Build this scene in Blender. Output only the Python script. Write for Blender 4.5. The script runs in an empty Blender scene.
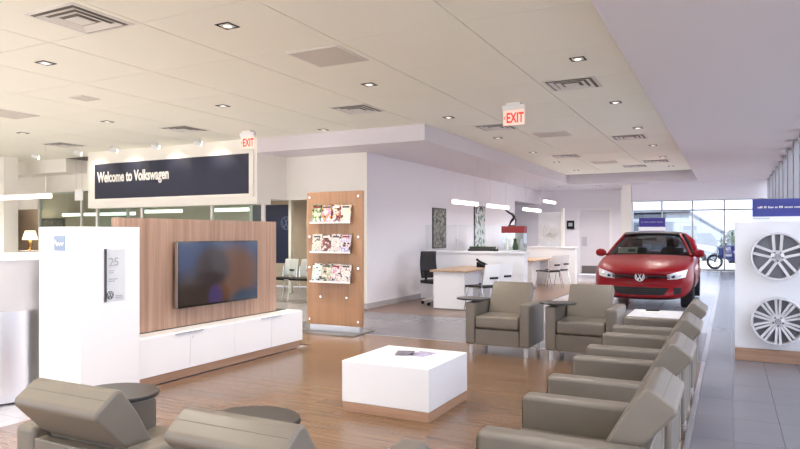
import bpy, bmesh, math, random
from mathutils import Vector, Matrix
from mathutils.bvhtree import BVHTree

R = math.radians
PI = math.pi
sc = bpy.context.scene
COL = sc.collection

# ------------------------------------------------------------------ camera
cam_d = bpy.data.cameras.new('camera')
cam = bpy.data.objects.new('camera', cam_d)
COL.objects.link(cam)
cam.location = (0, 0, 1.40)
cam.rotation_euler = (R(90), 0, R(27.2))
cam_d.sensor_width = 36.0
cam_d.lens = 36.0 * 642.0 / 800.0
cam_d.shift_y = 9.5 / 800.0
cam_d.clip_start = 0.05
cam_d.clip_end = 400
sc.camera = cam

# ------------------------------------------------------------------ world / view
world = bpy.data.worlds.new('world')
sc.world = world
world.use_nodes = True
_nt = world.node_tree
_bg = _nt.nodes['Background']
_bg.inputs['Color'].default_value = (0.86, 0.88, 1.0, 1)
_bg.inputs['Strength'].default_value = 3.2
sc.view_settings.view_transform = 'Standard'
sc.view_settings.look = 'None'
sc.view_settings.gamma = 1.0
sc.view_settings.exposure = 0.60
sc.view_settings.use_curve_mapping = False
sc.cycles.use_denoising = True
sc.cycles.max_bounces = 10
sc.cycles.diffuse_bounces = 5
sc.cycles.glossy_bounces = 4
sc.cycles.transparent_max_bounces = 16
sc.cycles.transmission_bounces = 6
sc.cycles.caustics_reflective = False
sc.cycles.caustics_refractive = False
sc.cycles.sample_clamp_indirect = 6.0


def portal(name, loc, rot, sx, sy):
    l = bpy.data.lights.new(name, 'AREA')
    l.shape = 'RECTANGLE'
    l.size, l.size_y = sx, sy
    l.cycles.is_portal = True
    o = bpy.data.objects.new(name, l)
    COL.objects.link(o)
    o.location = loc
    o.rotation_euler = rot


# window walls let the sky in (portals only guide the sampling of that sky)
portal('portal_right', (0.90, 9.0, 1.45), (0, R(90), 0), 2.7, 27.6)
portal('portal_front', (-7.0, -4.9, 1.5), (R(90), 0, 0), 15.0, 2.8)
portal('portal_far', (-1.1, 26.9, 1.4), (R(-90), 0, 0), 3.6, 2.5)

# sun high over the showroom front, behind the camera
_sl = bpy.data.lights.new('sun', 'SUN')
_sl.energy = 16.0
_sl.angle = R(1.0)
_sl.color = (1.0, 0.94, 0.86)
_so = bpy.data.objects.new('sun', _sl)
COL.objects.link(_so)
_so.rotation_euler = Vector((-0.03, 0.62, -0.78)).to_track_quat('-Z', 'Y').to_euler()

WARM = (1.0, 0.90, 0.76)

# ------------------------------------------------------------------ materials
MATS = {}


def hexc(r, g, b):
    def f(v):
        v /= 255.0
        return v / 12.92 if v <= 0.04045 else ((v + 0.055) / 1.055) ** 2.4
    return (f(r), f(g), f(b), 1)


def mat(name, col, rough=0.5, metal=0.0, noise=None, bump=None, spec=0.5, coat=0.0, emit=None, estr=1.0):
    m = bpy.data.materials.new(name)
    m.use_nodes = True
    nt = m.node_tree
    p = nt.nodes['Principled BSDF']
    p.inputs['Base Color'].default_value = col
    p.inputs['Roughness'].default_value = rough
    p.inputs['Metallic'].default_value = metal
    p.inputs['Specular IOR Level'].default_value = spec
    p.inputs['Coat Weight'].default_value = coat
    p.inputs['Coat Roughness'].default_value = 0.05
    if emit:
        p.inputs['Emission Color'].default_value = emit
        p.inputs['Emission Strength'].default_value = estr
    tc = nt.nodes.new('ShaderNodeTexCoord')
    if noise:
        scale, amt = noise
        n = nt.nodes.new('ShaderNodeTexNoise')
        n.inputs['Scale'].default_value = scale
        n.inputs['Detail'].default_value = 4
        nt.links.new(tc.outputs['Object'], n.inputs['Vector'])
        rp = nt.nodes.new('ShaderNodeValToRGB')
        a = tuple(min(1, c * (1 - amt)) for c in col[:3]) + (1,)
        b = tuple(min(1, c * (1 + amt)) for c in col[:3]) + (1,)
        rp.color_ramp.elements[0].color = a
        rp.color_ramp.elements[0].position = 0.3
        rp.color_ramp.elements[1].color = b
        rp.color_ramp.elements[1].position = 0.7
        nt.links.new(n.outputs['Fac'], rp.inputs['Fac'])
        nt.links.new(rp.outputs['Color'], p.inputs['Base Color'])
    if bump:
        scale, s = bump
        n2 = nt.nodes.new('ShaderNodeTexNoise')
        n2.inputs['Scale'].default_value = scale
        nt.links.new(tc.outputs['Object'], n2.inputs['Vector'])
        bp = nt.nodes.new('ShaderNodeBump')
        bp.inputs['Strength'].default_value = s
        bp.inputs['Distance'].default_value = 0.002
        nt.links.new(n2.outputs['Fac'], bp.inputs['Height'])
        nt.links.new(bp.outputs['Normal'], p.inputs['Normal'])
    MATS[name] = m
    return m


def wood(name, c1, c2, stretch, rough=0.4, per_object=0.0, scale=1.0, coat=0.0, hue=(0, 0, 0)):
    """grain stretched along one axis: stretch = scale triple for the noise"""
    m = bpy.data.materials.new(name)
    m.use_nodes = True
    nt = m.node_tree
    p = nt.nodes['Principled BSDF']
    p.inputs['Roughness'].default_value = rough
    p.inputs['Coat Weight'].default_value = coat
    p.inputs['Coat Roughness'].default_value = 0.12
    tc = nt.nodes.new('ShaderNodeTexCoord')
    mp = nt.nodes.new('ShaderNodeMapping')
    mp.inputs['Scale'].default_value = stretch
    nt.links.new(tc.outputs['Object'], mp.inputs['Vector'])
    oi = nt.nodes.new('ShaderNodeObjectInfo')
    mul = nt.nodes.new('ShaderNodeVectorMath')
    mul.operation = 'SCALE'
    mul.inputs[0].default_value = (37.0, 71.0, 13.0)
    nt.links.new(oi.outputs['Random'], mul.inputs['Scale'])
    nt.links.new(mul.outputs['Vector'], mp.inputs['Location'])
    n = nt.nodes.new('ShaderNodeTexNoise')
    n.inputs['Scale'].default_value = scale
    n.inputs['Detail'].default_value = 6
    n.inputs['Roughness'].default_value = 0.65
    nt.links.new(mp.outputs['Vector'], n.inputs['Vector'])
    rp = nt.nodes.new('ShaderNodeValToRGB')
    rp.color_ramp.elements[0].color = c1
    rp.color_ramp.elements[0].position = 0.32
    rp.color_ramp.elements[1].color = c2
    rp.color_ramp.elements[1].position = 0.68
    nt.links.new(n.outputs['Fac'], rp.inputs['Fac'])
    hsv = nt.nodes.new('ShaderNodeHueSaturation')
    nt.links.new(rp.outputs['Color'], hsv.inputs['Color'])
    if per_object:
        mr = nt.nodes.new('ShaderNodeMapRange')
        mr.inputs['To Min'].default_value = 1 - per_object
        mr.inputs['To Max'].default_value = 1 + per_object
        nt.links.new(oi.outputs['Random'], mr.inputs['Value'])
        nt.links.new(mr.outputs['Result'], hsv.inputs['Value'])
    nt.links.new(hsv.outputs['Color'], p.inputs['Base Color'])
    MATS[name] = m
    return m


def glass(name, tint, gloss=0.10, rough=0.0, most=0.7):
    m = bpy.data.materials.new(name)
    m.use_nodes = True
    nt = m.node_tree
    nt.nodes.remove(nt.nodes['Principled BSDF'])
    out = nt.nodes['Material Output']
    t = nt.nodes.new('ShaderNodeBsdfTransparent')
    t.inputs['Color'].default_value = tint
    g = nt.nodes.new('ShaderNodeBsdfGlossy')
    g.inputs['Roughness'].default_value = rough
    fr = nt.nodes.new('ShaderNodeLayerWeight')
    fr.inputs['Blend'].default_value = gloss
    fr.inputs['Blend'].default_value = 0.5
    pw = nt.nodes.new('ShaderNodeMath')
    pw.operation = 'POWER'
    pw.inputs[1].default_value = 4.0
    nt.links.new(fr.outputs['Facing'], pw.inputs[0])
    mr = nt.nodes.new('ShaderNodeMapRange')
    mr.inputs['To Min'].default_value = gloss * 0.25
    mr.inputs['To Max'].default_value = most
    nt.links.new(pw.outputs[0], mr.inputs['Value'])
    mx = nt.nodes.new('ShaderNodeMixShader')
    nt.links.new(mr.outputs['Result'], mx.inputs['Fac'])
    nt.links.new(t.outputs[0], mx.inputs[1])
    nt.links.new(g.outputs[0], mx.inputs[2])
    nt.links.new(mx.outputs[0], out.inputs['Surface'])
    MATS[name] = m
    return m


def emis(name, col, s):
    m = bpy.data.materials.new(name)
    m.use_nodes = True
    nt = m.node_tree
    nt.nodes.remove(nt.nodes['Principled BSDF'])
    e = nt.nodes.new('ShaderNodeEmission')
    e.inputs['Color'].default_value = col
    e.inputs['Strength'].default_value = s
    nt.links.new(e.outputs[0], nt.nodes['Material Output'].inputs['Surface'])
    MATS[name] = m
    return m


def cover(name, seed, base, scale=14.0, white=0.35):
    """printed magazine cover: blocks of picture and white"""
    m = bpy.data.materials.new(name)
    m.use_nodes = True
    nt = m.node_tree
    p = nt.nodes['Principled BSDF']
    p.inputs['Roughness'].default_value = 0.35
    tc = nt.nodes.new('ShaderNodeTexCoord')
    mp = nt.nodes.new('ShaderNodeMapping')
    mp.inputs['Location'].default_value = (seed * 3.1, seed * 1.7, seed * 0.9)
    nt.links.new(tc.outputs['Object'], mp.inputs['Vector'])
    n = nt.nodes.new('ShaderNodeTexNoise')
    n.inputs['Scale'].default_value = scale
    n.inputs['Detail'].default_value = 3
    nt.links.new(mp.outputs['Vector'], n.inputs['Vector'])
    rp = nt.nodes.new('ShaderNodeValToRGB')
    rp.color_ramp.interpolation = 'CONSTANT'
    rnd = random.Random(seed)
    els = rp.color_ramp.elements
    els[0].position = 0.0
    els[0].color = hexc(52, 48, 46)
    els[1].position = 0.40
    els[1].color = base
    e = els.new(0.48)
    e.color = hexc(*[rnd.randint(90, 220) for _ in range(3)])
    e = els.new(0.53)
    e.color = hexc(214, 208, 202)
    e = els.new(0.66)
    e.color = base
    nt.links.new(n.outputs['Fac'], rp.inputs['Fac'])
    nt.links.new(rp.outputs['Color'], p.inputs['Base Color'])
    MATS[name] = m
    return m


def brickmat(name, c1, c2, mortar, bw, bh, rough=0.3, offset=0.5):
    m = bpy.data.materials.new(name)
    m.use_nodes = True
    nt = m.node_tree
    p = nt.nodes['Principled BSDF']
    p.inputs['Roughness'].default_value = rough
    tc = nt.nodes.new('ShaderNodeTexCoord')
    b = nt.nodes.new('ShaderNodeTexBrick')
    b.inputs['Scale'].default_value = 1.0
    b.inputs['Brick Width'].default_value = bw
    b.inputs['Row Height'].default_value = bh
    b.inputs['Mortar Size'].default_value = 0.003
    b.inputs['Color1'].default_value = c1
    b.inputs['Color2'].default_value = c2
    b.inputs['Mortar'].default_value = mortar
    b.offset = offset
    nt.links.new(tc.outputs['Object'], b.inputs['Vector'])
    nt.links.new(b.outputs['Color'], p.inputs['Base Color'])
    MATS[name] = m
    return m


mat('paint', hexc(244, 240, 232), 0.75, bump=(180, 0.05))
mat('paint_lilac', hexc(236, 233, 239), 0.75, bump=(180, 0.05))
mat('paint_tan', hexc(196, 182, 164), 0.8, bump=(180, 0.05))
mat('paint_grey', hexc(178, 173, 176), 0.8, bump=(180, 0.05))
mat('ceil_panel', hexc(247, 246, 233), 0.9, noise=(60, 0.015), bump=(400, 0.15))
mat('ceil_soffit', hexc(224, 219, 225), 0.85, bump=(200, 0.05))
mat('ceil_grid', hexc(120, 112, 104), 0.8)
mat('laminate', hexc(246, 248, 252), 0.28, noise=(3, 0.008))
mat('laminate_grey', hexc(206, 204, 206), 0.35, noise=(3, 0.01))
mat('dark_gap', hexc(40, 36, 34), 0.8)
mat("leather", hexc(116, 108, 97), 0.36, noise=(9, 0.04), bump=(260, 0.18), spec=0.5)
mat('seam', hexc(116, 108, 98), 0.6, noise=(20, 0.05))
mat('tablet', hexc(54, 49, 47), 0.35, noise=(30, 0.08))
mat('tablet_edge', hexc(34, 32, 32), 0.5)
mat('chrome', hexc(225, 225, 228), 0.12, 1.0)
mat('base_steel', hexc(120, 118, 116), 0.35, 0.7)
mat('leg_metal', hexc(226, 226, 228), 0.32, 0.9)
mat('steel', hexc(238, 236, 238), 0.3, 1.0, noise=(2, 0.03))
mat('mullion_grey', hexc(158, 158, 164), 0.45, 0.3)
mat('alu', hexc(196, 196, 200), 0.35, 1.0)
mat('black', hexc(22, 22, 24), 0.5, spec=0.25)
mat('black_gloss', hexc(14, 14, 16), 0.12, coat=0.4)
mat('mesh_black', hexc(38, 37, 40), 0.7, noise=(120, 0.2))
mat('white_plastic', hexc(240, 240, 240), 0.35)
mat('metal_white', hexc(225, 222, 216), 0.5)
mat('vent_dark', hexc(118, 110, 100), 0.7)
mat('grille', hexc(212, 206, 196), 0.8, noise=(160, 0.06))
mat('navy', hexc(36, 40, 62), 0.55, noise=(40, 0.04))
mat('blue_sign', hexc(62, 70, 150), 0.45, noise=(3, 0.04))
mat('violet_sign', hexc(64, 50, 150), 0.45, noise=(3, 0.04))
mat('poster_blue', hexc(28, 34, 66), 0.4, noise=(4, 0.15))
mat('emblem_blue', hexc(96, 106, 140), 0.5)
mat('letter_white', hexc(245, 243, 238), 0.5)
mat('letter_grey', hexc(186, 190, 192), 0.5)
mat('logo_blue', hexc(146, 164, 192), 0.5)
mat('ink', hexc(70, 68, 76), 0.5)
mat('red_paint', hexc(132, 3, 18), 0.34, spec=0.2, coat=0.3, noise=(3, 0.03))
mat('red_plastic', hexc(140, 34, 40), 0.4, noise=(30, 0.12))
mat('rubber', hexc(26, 26, 28), 0.8)
mat('rim', hexc(222, 222, 226), 0.32, 0.3)
mat('rim_dark', hexc(128, 129, 136), 0.5, 0.3)
mat('headlamp', hexc(226, 230, 236), 0.1, 0.1, coat=1.0, noise=(26, 0.22))
mat('paper', hexc(240, 240, 236), 0.7)
mat('paper_green', hexc(196, 214, 196), 0.6, noise=(12, 0.12))
mat('interior_dark', hexc(26, 25, 27), 0.7)
mat('bronze', hexc(46, 42, 42), 0.35, 0.5)
mat('plant', hexc(62, 84, 52), 0.6, noise=(30, 0.25))
mat('lamp_shade', hexc(250, 232, 200), 0.8, emit=(1, 0.82, 0.55, 1), estr=1.2)
mat('brass', hexc(150, 120, 80), 0.35, 0.8)
mat('moto_blue', hexc(44, 62, 150), 0.3, coat=0.8)
mat('moto_dark', hexc(60, 62, 72), 0.5, 0.3)
mat('asphalt', hexc(104, 103, 104), 0.9, noise=(3, 0.06))
mat('concrete', hexc(214, 210, 202), 0.9, noise=(3, 0.05))
mat('far_building', hexc(128, 134, 142), 0.8, noise=(1.2, 0.03))
mat('far_roof', hexc(104, 112, 124), 0.8, noise=(1.2, 0.05))
mat('hedge', hexc(70, 84, 70), 0.8, noise=(6, 0.3))
mat('grey_car', hexc(130, 140, 160), 0.3, 0.4, coat=0.6)
mat('door_grey', hexc(222, 218, 224), 0.5, noise=(2, 0.01))
mat('kick_plate', hexc(130, 122, 122), 0.35, 0.6)
mat('exit_face', hexc(240, 222, 212), 0.5, emit=hexc(250, 200, 180), estr=0.25)
mat('exit_red', hexc(214, 40, 30), 0.5, emit=hexc(230, 50, 30), estr=0.7)
mat('art_green', hexc(120, 124, 112), 0.6)
mat('frame_dark', hexc(60, 56, 56), 0.5)
mat('tile_mat', hexc(116, 114, 120), 0.26, noise=(5, 0.03))
mat('grout', hexc(120, 116, 118), 0.8)
wood('plank_wood', hexc(102, 77, 56), hexc(132, 103, 77), (1.5, 70, 6), 0.26, per_object=0.09, coat=0.15)
wood('office_wood', hexc(104, 80, 66), hexc(132, 106, 88), (1.2, 16, 6), 0.3)
wood('panel_wood', hexc(146, 114, 96), hexc(184, 152, 132), (26, 26, 0.7), 0.45)
wood('stand_wood', hexc(158, 118, 88), hexc(178, 138, 106), (22, 22, 1.0), 0.42)
wood('plinth_wood', hexc(168, 130, 106), hexc(190, 154, 128), (1.5, 1.5, 30), 0.4)
wood('desk_wood', hexc(168, 138, 112), hexc(194, 166, 138), (18, 1.2, 6), 0.4)
glass('glass_clear', (0.97, 0.99, 0.98, 1), 0.12)
glass('glass_window', (0.93, 0.95, 0.97, 1), 0.10)
glass('glass_far', (0.66, 0.70, 0.74, 1), 0.30)
glass('glass_green', (0.82, 0.91, 0.87, 1), 0.22)
glass('glass_acrylic', (0.96, 0.97, 0.98, 1), 0.12, 0.0, 0.3)
glass('glass_car', (0.30, 0.31, 0.32, 1), 0.16)
glass('glass_frost', (0.94, 0.96, 0.96, 1), 0.12, 0.1)
_f = glass('frosted', (0.9, 0.92, 0.93, 1), 0.1, 0.2)
_n = _f.node_tree
_d = _n.nodes.new('ShaderNodeBsdfDiffuse')
_d.inputs['Color'].default_value = (0.85, 0.86, 0.87, 1)
_m = _n.nodes.new('ShaderNodeMixShader')
_m.inputs['Fac'].default_value = 0.45
_o = _n.nodes['Material Output']
_src = _o.inputs['Surface'].links[0].from_socket
_n.links.new(_src, _m.inputs[1])
_n.links.new(_d.outputs[0], _m.inputs[2])
_n.links.new(_m.outputs[0], _o.inputs['Surface'])
emis('lamp_tube', (1.0, 0.93, 0.84, 1), 2.6)
emis('lamp_down', (1.0, 0.90, 0.76, 1), 2.0)
emis('lamp_spot', (1.0, 0.90, 0.72, 1), 10.0)


def M(n):
    return MATS[n]


# ------------------------------------------------------------------ mesh builder
class MB:
    def __init__(s):
        s.v, s.f = [], []

    def add(s, vs, fs):
        o = len(s.v)
        s.v += [tuple(v) for v in vs]
        s.f += [tuple(i + o for i in f) for f in fs]
        return s

    def box(s, x0, x1, y0, y1, z0, z1):
        return s.add([(x0, y0, z0), (x1, y0, z0), (x1, y1, z0), (x0, y1, z0), (x0, y0, z1), (x1, y0, z1), (x1, y1, z1), (x0, y1, z1)],
                     [(0, 3, 2, 1), (4, 5, 6, 7), (0, 1, 5, 4), (1, 2, 6, 5), (2, 3, 7, 6), (3, 0, 4, 7)])

    def prism(s, pts, axis, a0, a1):
        """closed 2-D outline pushed along an axis: axis 'x' -> pts are (y,z); 'y' -> (x,z); 'z' -> (x,y)"""
        n = len(pts)
        mk = {'x': lambda p, a: (a, p[0], p[1]), 'y': lambda p, a: (p[0], a, p[1]), 'z': lambda p, a: (p[0], p[1], a)}[axis]
        vs = [mk(p, a0) for p in pts] + [mk(p, a1) for p in pts]
        fs = [tuple(range(n - 1, -1, -1)), tuple(range(n, 2 * n))]
        fs += [(i, (i + 1) % n, n + (i + 1) % n, n + i) for i in range(n)]
        return s.add(vs, fs)

    def tube(s, path, r, seg=10, caps=True):
        path = [Vector(p) for p in path]
        rs = r if isinstance(r, (list, tuple)) else [r] * len(path)
        vs, fs = [], []
        t0 = (path[1] - path[0]).normalized()
        up = Vector((0, 0, 1)) if abs(t0.z) < 0.95 else Vector((1, 0, 0))
        for i, p in enumerate(path):
            a = path[max(0, i - 1)]
            b = path[min(len(path) - 1, i + 1)]
            t = (b - a).normalized()
            u = t.cross(up)
            if u.length < 1e-4:
                u = t.cross(Vector((0, 1, 0)))
            u.normalize()
            w = u.cross(t).normalized()
            for k in range(seg):
                an = 2 * PI * k / seg
                vs.append(p + u * (math.cos(an) * rs[i]) + w * (math.sin(an) * rs[i]))
        for i in range(len(path) - 1):
            for k in range(seg):
                fs.append((i * seg + k, i * seg + (k + 1) % seg, (i + 1) * seg + (k + 1) % seg, (i + 1) * seg + k))
        if caps:
            fs.append(tuple(range(seg - 1, -1, -1)))
            fs.append(tuple(range((len(path) - 1) * seg, len(path) * seg)))
        return s.add(vs, fs)

    def cyl(s, c, r, z0, z1, seg=24, r2=None):
        return s.tube([(c[0], c[1], z0), (c[0], c[1], z1)], [r, r if r2 is None else r2], seg)

    def lathe(s, prof, seg=32, axis='z', c=(0, 0, 0), closed=False):
        """prof: (radius, height) pairs"""
        vs, fs = [], []
        n = len(prof)
        for k in range(seg):
            an = 2 * PI * k / seg
            for r, h in prof:
                x, y = r * math.cos(an), r * math.sin(an)
                if axis == 'z':
                    vs.append((c[0] + x, c[1] + y, c[2] + h))
                elif axis == 'y':
                    vs.append((c[0] + x, c[1] + h, c[2] + y))
                else:
                    vs.append((c[0] + h, c[1] + x, c[2] + y))
        m = n if closed else n - 1
        for k in range(seg):
            k2 = (k + 1) % seg
            for i in range(m):
                j = (i + 1) % n
                fs.append((k * n + i, k2 * n + i, k2 * n + j, k * n + j))
        return s.add(vs, fs)

    def grid(s, rows):
        n = len(rows[0])
        o = [p for r in rows for p in r]
        fs = [(i * n + j, i * n + j + 1, (i + 1) * n + j + 1, (i + 1) * n + j) for i in range(len(rows) - 1) for j in range(n - 1)]
        return s.add(o, fs)

    def strip(s, pts, w, axis, a0, a1):
        """thick 2-D polyline pushed along an axis"""
        for (p, q) in zip(pts[:-1], pts[1:]):
            dx, dy = q[0] - p[0], q[1] - p[1]
            L = math.hypot(dx, dy) or 1
            nx, ny = -dy / L * w / 2, dx / L * w / 2
            s.prism([(p[0] + nx, p[1] + ny), (p[0] - nx, p[1] - ny), (q[0] - nx, q[1] - ny), (q[0] + nx, q[1] + ny)], axis, a0, a1)
        return s

    def mesh(s, name):
        me = bpy.data.meshes.new(name)
        me.from_pydata(s.v, [], s.f)
        bm = bmesh.new()
        bm.from_mesh(me)
        bmesh.ops.remove_doubles(bm, verts=bm.verts, dist=1e-6)
        bmesh.ops.recalc_face_normals(bm, faces=bm.faces)
        bm.to_mesh(me)
        bm.free()
        return me

    def build(s, name, m, parent=None, bevel=0, seg=2, smooth=False, solid=0, subd=0):
        me = s.mesh(name)
        me.materials.append(M(m) if isinstance(m, str) else m)
        o = bpy.data.objects.new(name, me)
        COL.objects.link(o)
        if parent:
            o.parent = parent
        if solid:
            md = o.modifiers.new('solid', 'SOLIDIFY')
            md.thickness = solid
            md.offset = 0
        if bevel:
            md = o.modifiers.new('bevel', 'BEVEL')
            md.width = bevel
            md.segments = seg
            md.limit_method = 'ANGLE'
            md.angle_limit = R(35)
        if subd:
            md = o.modifiers.new('subd', 'SUBSURF')
            md.levels = md.render_levels = subd
        if smooth or bevel or subd:
            me.polygons.foreach_set('use_smooth', [True] * len(me.polygons))
            if not subd:
                try:
                    md = o.modifiers.new('wn', 'WEIGHTED_NORMAL')
                    md.keep_sharp = True
                except Exception:
                    pass
                me.set_sharp_from_angle(angle=R(40)) if not bevel else None
        return o


def tag(o, label, cat, group=None, kind=None):
    o['label'] = label
    o['category'] = cat
    if group:
        o['group'] = group
    if kind:
        o['kind'] = kind
    return o


def thing(name, label, cat, loc=(0, 0, 0), rz=0, group=None):
    o = bpy.data.objects.new(name, None)
    o.empty_display_size = 0.1
    COL.objects.link(o)
    o.location = loc
    o.rotation_euler = (0, 0, rz)
    tag(o, label, cat, group)
    return o


def struct(o, label, cat):
    o['kind'] = 'structure'
    o['label'] = label
    o['category'] = cat
    return o


def dup(root, loc, rz=None, label=None, skip=()):
    def rec(o, parent):
        c = o.copy()
        COL.objects.link(c)
        c.parent = parent
        for ch in list(o.children):
            if ch.name.split('.')[0] not in skip:
                rec(ch, c)
        return c
    r = rec(root, None)
    r.location = loc
    if rz is not None:
        r.rotation_euler = (0, 0, rz)
    if label:
        r['label'] = label
    return r


def lamp(kind, name, loc, energy, col, rot=(0, 0, 0), size=0.1, angle=120, blend=0.8, parent=None):
    l = bpy.data.lights.new(name, kind)
    l.energy = energy
    l.color = col
    if kind == 'SPOT':
        l.spot_size = R(angle)
        l.spot_blend = blend
        l.shadow_soft_size = size
    elif kind == 'POINT':
        l.shadow_soft_size = size
    o = bpy.data.objects.new(name, l)
    COL.objects.link(o)
    o.location = loc
    o.rotation_euler = rot
    if parent:
        o.parent = parent
    return o


def text(name, s, size, m, parent, loc, rot, extrude=0.003, width=None, offset=0.0, align='LEFT', label=None):
    cu = bpy.data.curves.new(name, 'FONT')
    cu.body = s
    cu.size = size
    cu.extrude = extrude
    cu.offset = offset
    cu.align_x = align
    cu.resolution_u = 4
    cu.materials.append(M(m))
    o = bpy.data.objects.new(name, cu)
    COL.objects.link(o)
    o.parent = parent
    o.location = loc
    o.rotation_euler = rot
    bpy.context.view_layer.update()
    me = bpy.data.meshes.new_from_object(o.evaluated_get(bpy.context.evaluated_depsgraph_get()))
    bpy.data.objects.remove(o)
    if width:
        w = max(v.co.x for v in me.vertices) - min(v.co.x for v in me.vertices)
        for v in me.vertices:
            v.co.x *= width / w
    o = bpy.data.objects.new(name, me)
    COL.objects.link(o)
    o.parent = parent
    o.location = loc
    o.rotation_euler = rot
    return o


def emblem_mb(r, axis, a0, a1, c=(0, 0)):
    """a ring holding a V stacked on a W"""
    mb = MB()
    seg = 40
    ring = []
    vs, fs = [], []
    for k in range(seg):
        an = 2 * PI * k / seg
        for rr in (r, r * 0.86):
            for a in (a0, a1):
                u, v = c[0] + rr * math.cos(an), c[1] + rr * math.sin(an)
                vs.append({'x': (a, u, v), 'y': (u, a, v), 'z': (u, v, a)}[axis])
    for k in range(seg):
        i, j = k * 4, ((k + 1) % seg) * 4
        fs += [(i, j, j + 1, i + 1), (i + 2, i + 3, j + 3, j + 2), (i, i + 2, j + 2, j), (i + 1, j + 1, j + 3, i + 3)]
    mb.add(vs, fs)
    w = r * 0.15
    P = lambda pts: [(c[0] + x * r, c[1] + z * r) for x, z in pts]
    mb.strip(P([(-0.36, 0.80), (0, 0.08), (0.36, 0.80)]), w, axis, a0, a1)
    mb.strip(P([(-0.78, 0.42), (-0.36, -0.76), (0, 0.0), (0.36, -0.76), (0.78, 0.42)]), w, axis, a0, a1)
    return mb


# =================================================================== STRUCTURE
# ---- floor
fl = MB().box(-27, 1.2, -5.2, 28.0, -0.12, -0.014).build('floor', brickmat('floor_tile_far', hexc(170, 167, 171), hexc(163, 160, 165), hexc(132, 128, 130), 0.305, 0.61, 0.22, 0.0))
struct(fl, 'grey tile and brown wood plank showroom floor', 'floor')
rnd = random.Random(4)
plank_me = {}


def plank(x0, x1, y0, y1):
    L = round(x1 - x0, 3)
    W = round(y1 - y0, 3)
    if L < 0.03:
        return
    if (L, W) not in plank_me:
        me = MB().box(-L / 2, L / 2, -W / 2, W / 2, -0.014, 0.0).mesh('plank')
        me.materials.append(M('plank_wood'))
        plank_me[(L, W)] = me
    o = bpy.data.objects.new('plank', plank_me[(L, W)])
    COL.objects.link(o)
    o.location = ((x0 + x1) / 2, (y0 + y1) / 2, 0)
    o.parent = fl


G = 0.0018
PW = 0.152
row = 0
y = 0.62
while y < 7.74:
    y1 = min(y + PW, 7.745)
    xl = -4.70 if y < 6.55 else -5.75
    cuts = [-6.1 + ((row * 7) % 5) * 0.30 + k * 1.52 for k in range(6)]
    edges = sorted([xl] + [c for c in cuts if xl + 0.25 < c < -0.5] + [-0.275])
    for a, b in zip(edges[:-1], edges[1:]):
        plank(a + G / 2, b - G / 2, y + G / 2, y1 - G / 2)
    y = y1
    row += 1
# wood behind and below the camera, never in view, as one piece
o = MB().box(-4.70, -0.275, -3.0, 0.62, -0.014, 0.0).build('plank_field', 'plank_wood', fl)
o['kind'] = 'stuff'
# tiles of the right-hand walkway and the cross aisle
TX, TY = 0.305, 0.61
tile_me = {}


def tile(x0, x1, y0, y1):
    k = (round(x1 - x0, 3), round(y1 - y0, 3))
    if k[0] < 0.03 or k[1] < 0.03:
        return
    if k not in tile_me:
        me = MB().box(-k[0] / 2, k[0] / 2, -k[1] / 2, k[1] / 2, -0.014, 0.0).mesh('tile')
        me.materials.append(M('tile_mat'))
        tile_me[k] = me
    o = bpy.data.objects.new('tile', tile_me[k])
    COL.objects.link(o)
    o.location = ((x0 + x1) / 2, (y0 + y1) / 2, 0)
    o.parent = fl


g = 0.003
for i in range(-1, 3):
    xa = max(0.02 + i * TX, -0.238)
    xb = min(0.02 + (i + 1) * TX, 0.90)
    for j in range(0, 30):
        ya = 3.05 + j * TY
        tile(xa + g / 2, xb - g / 2, ya + g / 2, ya + TY - g / 2)
for i in range(-20, -1):
    xa = 0.02 + i * TX
    xb = min(xa + TX, -0.285 if False else xa + TX)
    if xb > -0.28:
        xb = -0.28
    for j in range(4):
        ya = 7.77 + j * 0.565
        tile(xa + g / 2, xb - g / 2, ya + g / 2, ya + 0.565 - g / 2)
of = MB().box(-6.03, -3.4, 10.04, 19.0, -0.014, 0.0).build('floor', 'office_wood')
struct(of, 'brown wood floor of the sales desk bays', 'floor')
tr = MB().box(-0.275, -0.238, -3.0, 7.745, -0.02, 0.006).build('trim_1', 'steel', None)
struct(tr, 'metal transition strip between the wood floor and the grey tile', 'trim')
tr = MB().box(-5.75, -0.24, 7.745, 7.77, -0.02, 0.002).build('trim_2', 'alu')
struct(tr, 'metal strip where the wood floor meets the aisle tiles', 'trim')

# ---- ceiling with 4 ft panels
CZ = 3.2
cl = MB().box(-20, 1.2, -5.2, 23.0, CZ + 0.02, CZ + 0.16).build('ceiling', 'ceil_grid')
struct(cl, 'suspended ceiling of large cream square panels', 'ceiling')
PT = 1.22
pm = MB().box(-PT / 2 + 0.006, PT / 2 - 0.006, -PT / 2 + 0.0045, PT / 2 - 0.0045, 0.0, 0.022).mesh('ceiling_panel')
pm.materials.append(M('ceil_panel'))


def cpanel(cx, cy):
    o = bpy.data.objects.new('ceiling_panel', pm)
    COL.objects.link(o)
    o.location = (cx, cy, CZ)
    o.parent = cl


for i in range(14):
    cx = -0.81 - PT / 2 - i * PT
    for j in range(-7, 14):
        cy = 3.86 + PT / 2 + j * PT
        if cy - PT / 2 > 9.5 and cx < -4.6:
            continue
        if cy > 20.2 or cy < -5:
            continue
        cpanel(cx, cy)

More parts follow.
